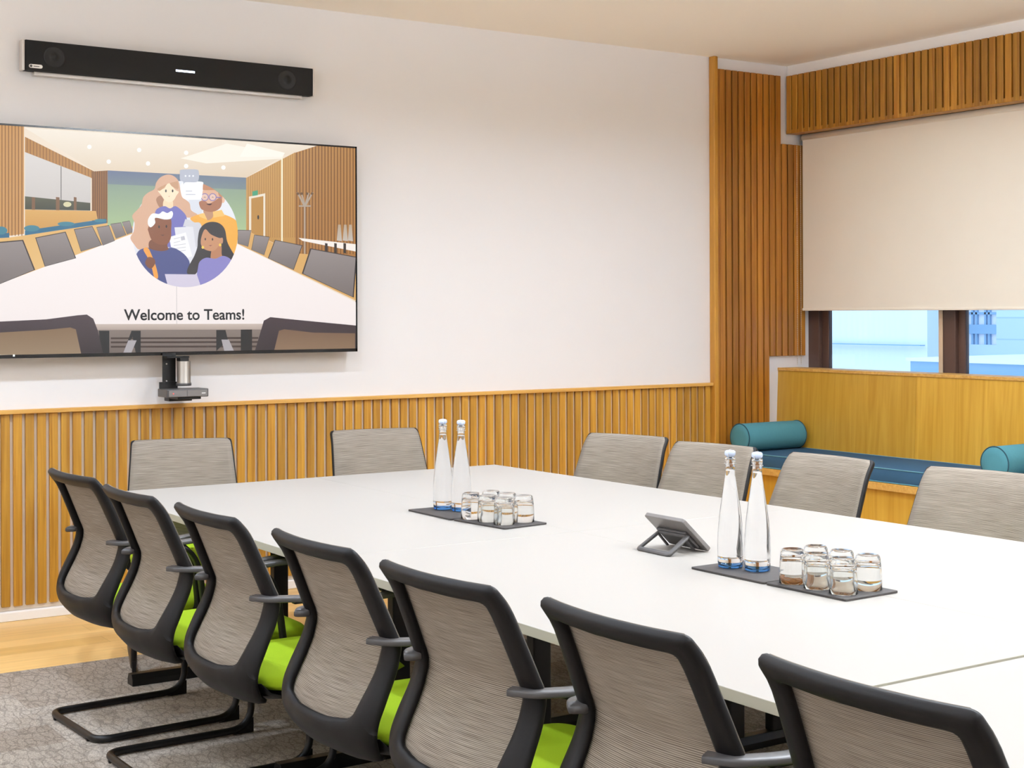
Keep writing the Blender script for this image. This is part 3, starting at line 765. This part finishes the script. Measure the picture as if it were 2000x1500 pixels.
# near edge of the pictured table, carpet, legs and front chairs
P.poly(B_([(500, 314), (1430, 312), (1430, 345), (500, 347)]), (206, 190, 180), (176, 158, 148))
P.poly(B_([(500, 346), (1430, 343), (1430, 480), (500, 480)]), (134, 120, 112), (112, 98, 90))
for y in (386, 408, 432): P.poly(B_([(600, y), (1400, y-2), (1400, y+8), (600, y+10)]), (64, 46, 38))
for q, c in (([(535, 350), (592, 350), (592, 480), (545, 480)], (14, 12, 12)), ([(712, 350), (762, 350), (762, 470), (735, 470)], (14, 12, 12)), ([(712, 350), (740, 350), (700, 410), (690, 410)], (14, 12, 12)), ([(695, 402), (740, 402), (712, 468), (668, 468)], (172, 166, 170)),
             ([(1172, 346), (1222, 346), (1235, 400), (1172, 460)], (14, 12, 12)), ([(1200, 398), (1240, 398), (1268, 460), (1216, 462)], (172, 166, 170)), ([(1305, 344), (1366, 343), (1366, 470), (1305, 470)], (14, 12, 12))): P.poly(B_(q), c)
P.poly(B_([(-200, 335), (0, 300), (250, 288), (420, 266), (470, 262), (505, 285), (530, 350), (560, 480), (-200, 480)]), (72, 56, 62), (44, 30, 32))
P.poly(B_([(-200, 372), (60, 356), (250, 345), (380, 332), (410, 342), (440, 480), (-200, 480)]), (132, 104, 74), (152, 128, 100))
P.poly(B_([(1375, 480), (1405, 380), (1430, 295), (1465, 276), (1600, 290), (1935, 322), (1935, 480)]), (66, 50, 56), (44, 30, 34))
P.poly(B_([(1480, 480), (1512, 350), (1540, 342), (1700, 360), (1925, 364), (1925, 480)]), (122, 92, 68), (140, 112, 86))
# round illustration
P.poly(CIRC, (232, 232, 240))
cp = lambda L, col, sm=True, cl=True, c2=None: P.poly(C_(L), col, c2, CIRC if cl else None, sm)
cp([(720, 235), (900, 240), (1100, 300), (1250, 420), (1330, 640), (1150, 700), (900, 600), (830, 480), (740, 400)], (236, 238, 244))
cp([(835, 440), (960, 420), (960, 600), (880, 580), (835, 500)], (222, 226, 236))
# long haired person
cp([(470, 260), (520, 200), (600, 172), (670, 195), (715, 250), (735, 340), (760, 420), (830, 480), (850, 560), (920, 610), (830, 640), (700, 620), (480, 640), (430, 800), (415, 940), (360, 975), (280, 985), (230, 930), (190, 860), (225, 790), (235, 700), (210, 620), (270, 550), (310, 500), (330, 420), (380, 370), (450, 330)], (222, 176, 146), cl=False)
cp([(470, 440), (520, 400), (560, 470), (550, 540), (500, 520)], (176, 128, 98))
cp([(560, 440), (640, 440), (650, 530), (590, 550), (545, 520)], (252, 222, 184))
cp([(490, 345), (560, 320), (600, 255), (680, 340), (715, 360), (690, 400), (660, 450), (610, 475), (560, 445), (520, 390)], (255, 232, 200))
cp([(470, 290), (500, 215), (600, 180), (690, 215), (712, 300), (700, 330), (640, 300), (605, 262), (560, 310), (500, 350)], (206, 158, 122))
for x in (575, 648): cp(ell(x, 350, 9, 16), (50, 40, 36), False)
cp([(596, 402), (608, 410), (622, 400), (610, 416)], (200, 130, 96), False)
cp([(480, 545), (560, 515), (620, 540), (680, 515), (760, 575), (800, 640), (790, 740), (700, 940), (600, 960), (520, 900), (450, 700), (455, 600)], (118, 116, 190))
# papers
cp([(785, 655), (975, 700), (930, 950), (900, 960), (870, 740), (760, 735)], (214, 214, 222), False)
cp([(668, 745), (860, 738), (880, 960), (700, 990)], (232, 232, 238), False)
cp([(610, 850), (790, 800), (862, 1060), (800, 1075), (700, 980), (630, 960)], (250, 250, 252), False)
cp([(735, 848), (775, 838), (785, 880), (742, 888)], (196, 196, 206), False)
for y in (860, 900, 930, 965, 1000): cp([(660, y+10), (730+(y > 905)*60, y-8), (731+(y > 905)*60, y-3), (661, y+15)], (190, 190, 200), False)
# bearded person with glasses
cp([(840, 645), (930, 605), (1000, 590), (1100, 600), (1220, 610), (1345, 680), (1370, 800), (1330, 1000), (1290, 1100), (1000, 1000), (960, 720), (880, 690)], (247, 178, 66))
cp([(985, 560), (1090, 560), (1080, 640), (1025, 668), (1000, 620)], (196, 146, 112))
cp([(1085, 575), (1180, 555), (1215, 620), (1090, 640)], (252, 200, 112), False)
cp([(930, 605), (990, 590), (1025, 665), (940, 630)], (252, 200, 112), False)
cp([(1180, 380), (1215, 440), (1200, 480), (1170, 460)], (236, 190, 160))
cp([(970, 345), (1170, 345), (1175, 480), (1150, 540), (1060, 570), (960, 530), (940, 480), (965, 440)], (226, 178, 148))
cp([(940, 465), (1000, 460), (1040, 490), (1100, 460), (1175, 420), (1180, 500), (1140, 555), (1060, 578), (970, 555), (940, 510)], (176, 116, 84))
cp([(980, 275), (1040, 290), (1150, 285), (1185, 310), (1185, 440), (1150, 400), (1120, 345), (980, 340), (970, 310)], (198, 134, 94))
for x in (997, 1082):
    cp(ell(x, 418, 42, 42), (120, 110, 180), False); cp(ell(x, 418, 34, 34), (232, 196, 180), False); cp([(x-14, 425), (x, 412), (x+14, 425), (x, 419)], (60, 40, 36), False)
cp([(1120, 414), (1176, 418), (1176, 428), (1120, 424)], (120, 110, 180), False)
cp([(1015, 490), (1075, 488), (1050, 506)], (70, 30, 30)); 
# speech bubbles
cp([(750, 265), (960, 250), (975, 300), (960, 430), (900, 445), (780, 440), (740, 380)], (252, 252, 254), cl=False)
for y, x1 in ((352, 860), (388, 895)): cp([(790, y-4), (x1, y-4), (x1, y+5), (790, y+5)], (200, 202, 214), False, False)
cp([(745, 120), (905, 118), (932, 150), (930, 225), (900, 255), (790, 256), (765, 280), (762, 250), (728, 230), (726, 150)], (186, 190, 204), cl=False)
for x in (788, 830, 870): cp(ell(x, 188, 10, 10), (240, 242, 248), False, False)
# white haired person in navy
cp([(270, 1010), (380, 965), (500, 990), (640, 965), (740, 1010), (810, 1080), (835, 1160), (820, 1400), (500, 1400), (260, 1150)], (74, 82, 140))
cp([(415, 880), (600, 860), (590, 940), (600, 985), (530, 1003), (440, 990), (390, 960)], (126, 72, 44))
cp([(400, 700), (420, 640), (520, 630), (625, 650), (632, 780), (628, 860), (590, 925), (500, 930), (420, 880), (385, 790), (380, 760)], (140, 82, 50))
cp([(385, 650), (430, 595), (500, 600), (540, 572), (590, 590), (635, 568), (652, 600), (630, 650), (560, 660), (460, 642), (458, 700), (410, 745), (380, 710)], (252, 252, 254))
for x, y in ((500, 740), (580, 735)): cp(ell(x, y, 9, 16), (40, 24, 18), False)
cp([(515, 826), (560, 826), (540, 838)], (90, 46, 30), False)
cp([(330, 985), (380, 968), (430, 1070), (470, 1180), (490, 1290), (450, 1290), (420, 1180), (380, 1080)], (244, 164, 66))
cp([(380, 1070), (440, 1080), (460, 1130), (420, 1190), (380, 1180), (350, 1130)], (126, 72, 44))
# dark haired person in purple
cp([(920, 880), (940, 770), (1000, 705), (1080, 685), (1160, 705), (1215, 770), (1240, 900), (1290, 1000), (1330, 1080), (1250, 1110), (1000, 1100), (900, 1250), (810, 1250), (815, 1180), (880, 1060), (915, 960)], (50, 44, 46))
cp([(1085, 960), (1170, 930), (1180, 1040), (1200, 1080), (1110, 1100), (1060, 1080)], (190, 130, 92))
cp([(960, 850), (1000, 765), (1060, 820), (1150, 860), (1190, 860), (1190, 915), (1160, 930), (1110, 990), (1060, 1003), (990, 980), (955, 930)], (204, 146, 106))
for x, y in ((1002, 873), (1080, 875)): cp(ell(x, y, 8, 14), (46, 28, 24), False)
cp([(1035, 942), (1078, 936), (1060, 950)], (140, 76, 60), False)
for x, y in ((975, 962), (1163, 936)): cp(ell(x, y, 14, 16), (250, 208, 84), False)
cp([(920, 1200), (940, 1120), (1010, 1075), (1110, 1085), (1200, 1055), (1290, 1110), (1300, 1250), (1100, 1400), (930, 1400), (910, 1280)], (140, 134, 200))
cp([(562, 1252), (910, 1256), (950, 1375), (900, 1420), (600, 1400)], (214, 206, 226), False)
me = bpy.data.meshes.new('screen'); me.from_pydata(P.v, [], P.f)
ca = me.color_attributes.new('Col', 'FLOAT_COLOR', 'POINT')
for i, c in enumerate(P.c): ca.data[i].color = c
m = bpy.data.materials.new('lit_screen_picture'); m.use_nodes = True; nt = m.node_tree
p = nt.nodes['Principled BSDF']; at = nt.nodes.new('ShaderNodeAttribute'); at.attribute_name = 'Col'
p.inputs['Base Color'].default_value = (.01, .01, .01, 1); p.inputs['Roughness'].default_value = .35; nt.links.new(at.outputs['Color'], p.inputs['Emission Color']); p.inputs['Emission Strength'].default_value = .96/2**EXPO
me.materials.append(m); so = bpy.data.objects.new('screen', me); COL.objects.link(so); loc(so, t)
def text_mesh(body, name, m, x0, x1, z_base, y, parent, offset=0.0):
    cu = bpy.data.curves.new(name, 'FONT'); cu.body = body; cu.size = 1; cu.offset = offset
    o = bpy.data.objects.new(name+'_tmp', cu); COL.objects.link(o); bpy.context.view_layer.update()
    dg = bpy.context.evaluated_depsgraph_get(); mm = bpy.data.meshes.new_from_object(o.evaluated_get(dg)); bpy.data.objects.remove(o)
    xs = [v.co.x for v in mm.vertices]; a, c = min(xs), max(xs); k = (x1-x0)/(c-a)
    for v in mm.vertices: v.co = Vector((x0+(v.co.x-a)*k, y, z_base+v.co.y*k*1.0))
    mm.materials.clear(); mm.materials.append(m); oo = bpy.data.objects.new(name, mm); COL.objects.link(oo); loc(oo, parent); return oo
M_ink = mat('screen_text_ink', srgb(24, 24, 26), .6)
pa = ray_to(241, 625, 1, TVY); pb = ray_to(476, 624, 1, TVY)
text_mesh('Welcome to Teams!', 'screen_text', M_ink, pa.x, pb.x, (pa.z+pb.z)/2, TVY-.0075, t, .018)

# ------------------------------------------------------------------ soundbar
t = empty('soundbar', (2.68, YW, 2.68)); tag(t, 'long black soundbar with silver ends on the wall above the television', 'speaker')
SY = 7.085; T = Matrix.Translation((2.68, 0, 2.685)) @ Matrix.Rotation(.0045, 4, 'Y')
def sb(name, m, *bx, **k):
    b = MB(); b.box(*bx, M=T); return loc(b.build(name, m, **k), t)
sb('cabinet', M_grille, -.752, .752, SY+.004, YW-.02, -.072, .072, bevel=.003)
sb('front_grille', M_grille, -.748, .748, SY, SY+.004, -.072, .072)
sb('end_cap', M_alu, -.765, -.752, SY+.002, YW-.02, -.073, .073, bevel=.002); sb('end_cap', M_alu, .752, .761, SY+.002, YW-.02, -.073, .073, bevel=.002)
sb('wall_bracket', M_alu, -.70, .70, SY+.028, YW, -.088, -.072)
for xx in (-.612, .602):
    b = MB(); MX = T @ Matrix.Translation((xx, SY, 0)) @ Matrix.Rotation(math.radians(90), 4, 'X')
    b.lathe([(0, .006), (.012, .006), (.014, .0015), (.030, .0005), (.045, .003), (.050, .003), (.052, 0)], 32, M=MX); loc(b.build('driver', mat('black_driver_cone', srgb(15, 13, 12), .6), smooth=True), t)
b = MB(); b.box(-.012-.05, -.012+.05, SY-.0012, SY, -.012, -.002, M=T @ Matrix.Translation((.055, 0, 0)))
lm = bpy.data.materials.new('display_light'); lm.use_nodes = True; q = lm.node_tree.nodes['Principled BSDF']; q.inputs['Emission Color'].default_value = (.72, .82, 1, 1); q.inputs['Emission Strength'].default_value = 3
loc(b.build('display_light', lm, bevel=.002), t)
b = MB(); pts = [( -.736+.009*math.cos(a)+.0, .0) for a in (0,)]
pill = [(.009*math.cos(a)-.724, .009*math.sin(a)-.051) for a in [math.pi/2+math.pi*i/10 for i in range(11)]] + [(.009*math.cos(a)-.678, .009*math.sin(a)-.051) for a in [-math.pi/2+math.pi*i/10 for i in range(11)]]
b.prism(pill, 0, .001, M=T @ Matrix.Translation((0, SY, 0)) @ Matrix.Rotation(math.radians(90), 4, 'X'))
lb = loc(b.build('badge', M_white), t)
b = MB(); b.prism(ell(-.7235, -.051, .0065, .0065, 16), .001, .0016, M=T @ Matrix.Translation((0, SY, 0)) @ Matrix.Rotation(math.radians(90), 4, 'X'))
b.prism([(-.712, -.053), (-.684, -.053), (-.684, -.0495), (-.712, -.0495)], .001, .0014, M=T @ Matrix.Translation((0, SY, 0)) @ Matrix.Rotation(math.radians(90), 4, 'X'))
lk = b.build('badge_mark', M_dgrey, lb); lk.matrix_parent_inverse = lb.matrix_parent_inverse.copy(); lk.matrix_parent_inverse = Matrix.Identity(4)

# ------------------------------------------------------------------ camera hub hanging under the television
t = empty('conference_camera', (2.66, 7.0, 1.04)); tag(t, 'silver cylinder conference camera upside down on a black bracket under the television', 'camera')
b = MB(); b.box(2.585, 2.652, 7.045, 7.052, 1.10, 1.262); b.box(2.567, 2.66, 7.04, 7.049, 1.086, 1.118); b.box(2.585, 2.70, 6.985, 7.05, 1.238, 1.246)
loc(b.build('bracket', M_black), t)
for z in (1.208, 1.122):
    b = MB(); b.lathe([(0, 0), (.0045, 0), (.0045, .002), (0, .003)], 12, M=Matrix.Translation((2.605, 7.045, z)) @ Matrix.Rotation(math.radians(90), 4, 'X')); loc(b.build('screw', M_steel, smooth=True), t)
b = MB(); b.lathe([(0, 1.104), (.034, 1.104), (.036, 1.110), (.036, 1.114), (.0335, 1.118), (.0335, 1.218), (.032, 1.222), (0, 1.222)], 36, (2.671, 6.985, 0)); loc(b.build('camera_barrel', [mat('satin_aluminium', srgb(158, 150, 140), .42, metal=.85)], smooth=True), t)
b = MB(); b.lathe([(0, 1.1), (.036, 1.1), (.0375, 1.104), (.0375, 1.112), (.034, 1.116), (0, 1.116)], 36, (2.671, 6.985, 0)); loc(b.build('base_ring', M_dgrey, smooth=True), t)
b = MB(); b.box(2.648, 2.692, 6.97, 7.02, 1.222, 1.238); loc(b.build('connector', M_black), t)
t = empty('meeting_computer', (2.68, 6.98, 1.04)); tag(t, 'small flat grey meeting computer box on the shelf below the silver camera', 'computer')
b = MB(); b.box(2.560, 2.775, 6.92, 7.05, 1.046, 1.086); loc(b.build('casing', M_dgrey, bevel=.004), t)
b = MB(); b.box(2.570, 2.662, 6.918, 6.921, 1.050, 1.080); b.box(2.665, 2.767, 6.918, 6.921, 1.050, 1.080); loc(b.build('front_panel', M_grey), t)
b = MB(); b.box(2.590, 2.595, 6.9165, 6.9185, 1.063, 1.068)
rm = bpy.data.materials.new('red_led'); rm.use_nodes = True; q = rm.node_tree.nodes['Principled BSDF']; q.inputs['Base Color'].default_value = (.6, .02, .02, 1); q.inputs['Emission Color'].default_value = (1, .1, .08, 1); q.inputs['Emission Strength'].default_value = 1.5
loc(b.build('power_light', rm), t)
b = MB(); b.box(2.738, 2.758, 6.9168, 6.9185, 1.062, 1.066); loc(b.build('badge', M_white), t)
b = MB(); b.box(2.62, 2.74, 6.93, 7.05, 1.034, 1.046); b.box(2.62, 2.74, 7.05, YW-.037, 1.02, 1.046)
loc(b.build('shelf', M_black, bevel=.003), t)

# ------------------------------------------------------------------ table things
def slate(cx, cy, rot, sx, sy, label):
    b = MB(); hx, hy, r = sx/2, sy/2, .008; pts = rounded_path([(-hx, -hy, 0), (hx, -hy, 0), (hx, hy, 0), (-hx, hy, 0)], r, 4, True)
    b.prism([(p[0], p[1]) for p in pts], 0, .006); o = b.build('slate_mat', M_slate, bevel=.0008, seg=1)
    o.location = (cx, cy, TZ+.0002); o.rotation_euler = (0, 0, math.radians(rot)); tag(o, label, 'mat', 'dark slate mats on the table'); return o
slate(2.742, 4.535, 0, .197, .30, 'dark slate mat under the two farther bottles')
slate(2.758, 4.245, 6.5, .190, .28, 'dark slate mat under the farther group of glasses')
slate(2.802, 3.03, 1, .197, .29, 'dark slate mat under the two nearer bottles')
slate(2.808, 2.738, 1.5, .197, .28, 'dark slate mat under the nearer group of glasses')
SZ = TZ+.0063

def make_bottle():
    t = empty('water_bottle', (0, 0, 0))
    b = MB(); pr = [(0, .016), (.030, .0160), (.0357, .0165), (.0365, .030), (.0368, .060), (.0355, .095), (.0315, .140), (.0255, .185), (.0195, .225), (.0155, .250), (.0135, .268), (.0132, .272), (0, .272)]
    b.lathe(pr, 48); b.build('bottle_body', M_bottle, t, smooth=True)
    b = MB(); b.lathe([(0, .003), (.026, .002), (.031, 0), (.0345, .003), (.0357, .0162), (.030, .0158), (0, .0158)], 48); b.build('bottle_base', M_blueg, t, smooth=True)
    b = MB(); b.lathe([(.0133, .2722), (.0133, .292), (.0150, .294), (.0155, .300), (.0150, .306), (.0118, .307), (.0112, .300), (.0112, .2722)], 40)
    # closed ring
    n = 40; b.f += []; b.build('bottle_neck', M_glass, t, smooth=True)
    b = MB(); b.lathe([(0, .300), (.0105, .3005), (.0108, .3085), (.0150, .311), (.0158, .316), (.0148, .322), (.0115, .3245), (.006, .3255), (0, .3255)], 32)
    b.build('stopper', mat('pale_blue_stopper', (.60, .68, .86, 1), .2, coat=.5), t, smooth=True)
    b = MB()
    for sgn in (-1, 1): b.tube(rounded_path([(0, sgn*.0155, .300), (.006, sgn*.0215, .278), (.004, sgn*.0225, .290), (0, sgn*.0165, .316), (0, sgn*.004, .327)], .006, 4), .0009, 6)
    b.tube([(.0165*math.cos(a), .0165*math.sin(a), .288) for a in [2*math.pi*i/24 for i in range(24)]], .0009, 6, True)
    b.build('swing_wire', M_steel, t, smooth=True)
    return t
bp = make_bottle(); GB = 'swing top water bottles on the slate mats'
for i, (x, y, l) in enumerate(((2.752, 4.615, 'clear swing top water bottle, left of the farther pair'), (2.782, 4.537, 'clear swing top water bottle, right of the farther pair beside the glasses'),
                               (2.792, 3.108, 'clear swing top water bottle, left of the nearer pair by the screen controller'), (2.816, 3.024, 'clear swing top water bottle, right of the nearer pair beside the glasses'))):
    o = bp if i == 0 else copy_tree(bp); o.location = (x, y, SZ); o.rotation_euler = (0, 0, math.radians((-25, -20, -60, -70)[i])); o.scale = (1, 1, 1.01); tag(o, l, 'bottle', GB)

def make_tumbler():
    b = MB()   # upside down: rim on the mat, thick base on top
    b.lathe([(.0345, .0008), (.0352, 0), (.0358, .0008), (.0356, .03), (.0342, .055), (.0332, .066), (.0318, .080), (.0296, .087), (.0262, .090), (.012, .0885), (0, .088)], 40)
    b.lathe([(.0345, .0008), (.0342, .03), (.0322, .055), (.0300, .066), (.026, .070), (.012, .071), (0, .071)], 40)
    ob = b.build('glass_tumbler', M_glass, smooth=True)
    bm = bmesh.new(); bm.from_mesh(ob.data); bmesh.ops.remove_doubles(bm, verts=bm.verts, dist=1e-5); bmesh.ops.recalc_face_normals(bm, faces=bm.faces); bm.to_mesh(ob.data); bm.free()
    ob.data.polygons.foreach_set('use_smooth', [True]*len(ob.data.polygons))
    return ob
gt = make_tumbler(); first = True
names = {(0, 0): 'front left, nearest the bottles', (0, 1): 'front middle', (0, 2): 'front right, at the mat corner', (1, 0): 'rear left, just behind the bottles side', (1, 1): 'rear middle', (1, 2): 'rear right, farthest from the bottles'}
for grp, (cx, cy, rot) in (('nearer', (2.808, 2.745, 1.5)), ('farther', (2.760, 4.265, 6.5))):
    for r_ in (0, 1):
        for c_ in range(3):
            lx, ly = (-.043, .047)[r_], (.089, 0, -.089)[c_]; a = math.radians(rot)
            x, y = cx+lx*math.cos(a)-ly*math.sin(a), cy+lx*math.sin(a)+ly*math.cos(a)
            o = gt if first else gt.copy()
            if not first: COL.objects.link(o)
            first = False; o.location = (x+rnd.uniform(-.002, .002), y+rnd.uniform(-.002, .002), SZ)
            tag(o, 'upturned tumbler of the %s glass group, %s' % (grp, names[(r_, c_)]), 'glass', 'upturned tumblers on the %s slate mat' % grp)

# touch controller on its stand, seen from behind
t = empty('touch_controller', (2.87, 3.43, TZ)); tag(t, 'grey tabletop touch screen controller propped on its stand, seen from behind', 'touch screen')
ya, yb = 3.362, 3.545
p0, p1 = Vector((2.936, 0, TZ+.001)), Vector((2.830, 0, TZ+.099)); d = (p1-p0).normalized(); nrm = Vector((-d.z, 0, d.x))   # towards the camera side/down
Ms = Matrix(((d.x, 0, nrm.x, p0.x), (0, 1, 0, 0), (d.z, 0, nrm.z, p0.z), (0, 0, 0, 1)))
Ls = (p1-p0).length
b = MB(); b.prism([(q[0], q[1]) for q in rounded_path([(0, ya, 0), (Ls, ya, 0), (Ls, yb, 0), (0, yb, 0)], .01, 4, True)], -.013, .0, M=Ms)
o = b.build('device_body', M_grey, bevel=.002); loc(o, t)
b = MB(); b.box(.02, Ls*.66, ya+.022, yb-.022, .0, .011, M=Ms); loc(b.build('rear_housing', M_dgrey, bevel=.004), t)
b = MB(); b.box(.006, Ls-.006, ya+.006, yb-.006, -.0138, -.013, M=Ms); loc(b.build('display', M_glossblk), t)
hz = Ms @ Vector((Ls*.62, 0, .014)); xs_ = 2.783
b = MB(); b.tube(rounded_path([(hz.x, ya+.012, hz.z), (xs_, ya+.006, TZ+.0055), (xs_, ya+.15, TZ+.0055), (hz.x, ya+.144, hz.z)], .008, 4, True), 0, 8, True, flat=(.0075, .0048))
loc(b.build('stand_loop', M_dgrey, smooth=True), t)
b = MB(); b.tube([(hz.x+.002, ya+.03, hz.z-.006), (2.90, ya+.03, TZ+.006)], 0, 8, flat=(.006, .003)); b.tube([(hz.x+.002, yb-.03, hz.z-.006), (2.90, yb-.03, TZ+.006)], 0, 8, flat=(.006, .003)); loc(b.build('stand_leg', M_dgrey, smooth=True), t)

# ------------------------------------------------------------------ outside
M_render = mat('pale_rendered_wall', srgb(236, 240, 244), .9); M_rend2 = mat('blue_grey_metal_box', srgb(140, 176, 206), .6)
def brick():
    m, nt, p = new_mat('pale_painted_brick'); N = nt.nodes; L = nt.links; p.inputs['Roughness'].default_value = .9
    tc = N.new('ShaderNodeTexCoord'); mp = N.new('ShaderNodeMapping'); mp.inputs['Rotation'].default_value = (math.radians(90), 0, math.radians(90)); L.new(tc.outputs['Object'], mp.inputs[0])
    br = N.new('ShaderNodeTexBrick'); br.inputs['Scale'].default_value = 1; br.inputs['Brick Width'].default_value = .23; br.inputs['Row Height'].default_value = .075; br.inputs['Mortar Size'].default_value = .008
    br.inputs['Color1'].default_value = srgb(196, 214, 232); br.inputs['Color2'].default_value = srgb(206, 222, 238); br.inputs['Mortar'].default_value = srgb(176, 200, 224)
    L.new(mp.outputs[0], br.inputs['Vector']); L.new(br.outputs[0], p.inputs['Base Color']); return m
XO = 13.0
def yo(px, X=XO): return ray_to(px, 650, 0, X).y
def zo(py, px=1850, X=XO): return ray_to(px, py, 0, X).z
t = empty('neighbouring_building', (XO, 9, -3)); tag(t, 'pale building across the way seen through the window strip', 'building')
b = MB(); b.box(XO-.5, XO+4, yo(1811, XO-.5), 26, -3, 7); o = b.build('rendered_wall', M_render); loc(o, t)
yl = 7.0; wy0, wy1 = yo(1946), yo(1879); wz0, wz1 = zo(673, 1912), 3.2
b = MB()
b.box(XO, XO+4, wy1, yo(1800, XO-.5)+.4, -3, 7); b.box(XO, XO+4, -6, wy0, -3, 7); b.box(XO, XO+4, wy0, wy1, -3, wz0); b.box(XO, XO+4, wy0, wy1, wz1, 7)
loc(b.build('brick_wall', brick()), t)
b = MB(); b.box(XO+.05, XO+.12, wy0, wy1, wz0, wz1); f = b.build('window_blank', mat('pale_window_glazing', srgb(232, 232, 240), .3)); loc(f, t)
b = MB()
for k in (.0, .25, .36, .62, .74, 1.0):
    y = wy0+(wy1-wy0)*k; b.box(XO+.02, XO+.06, y-.012, y+.012, wz0, wz1)
zz = zo(643, 1912); b.box(XO+.01, XO+.06, wy0, wy1, zz-.05, zz+.05); zz = zo(612, 1912); b.box(XO+.02, XO+.06, wy0, wy1, zz-.012, zz+.012)
g = b.build('glazing_bars', M_rend2, f)
b = MB(); zt = zo(676, 1900, XO-.55)
b.box(XO-.6, XO-.52, yo(1811, XO-.6)+.1, 26, zt-.01, zt, 0)
b.build('string_course', M_rend2, None); o = bpy.data.objects['string_course']; loc(o, t)
t2 = empty('roof_plant_box', (10.5, 7, 0)); tag(t2, 'low blue grey roof box outside the window below the brick wall', 'roof box')
XB = 10.5; zb = zo(709, 1900, XB)
b = MB(); b.box(XB, XB+1.6, 0, yo(1778, XB), -1, zb); loc(b.build('box_body', M_rend2), t2)
b = MB(); b.box(XB-.03, XB+1.65, -.05, yo(1778, XB)+.03, zb, zb+.03); loc(b.build('box_lid', M_render), t2)
b = MB(); b.box(7.5, 30, -12, 30, -3.1, -3.0); struct(b.build('ground', mat('ground_paving', srgb(170, 180, 190), .9)))
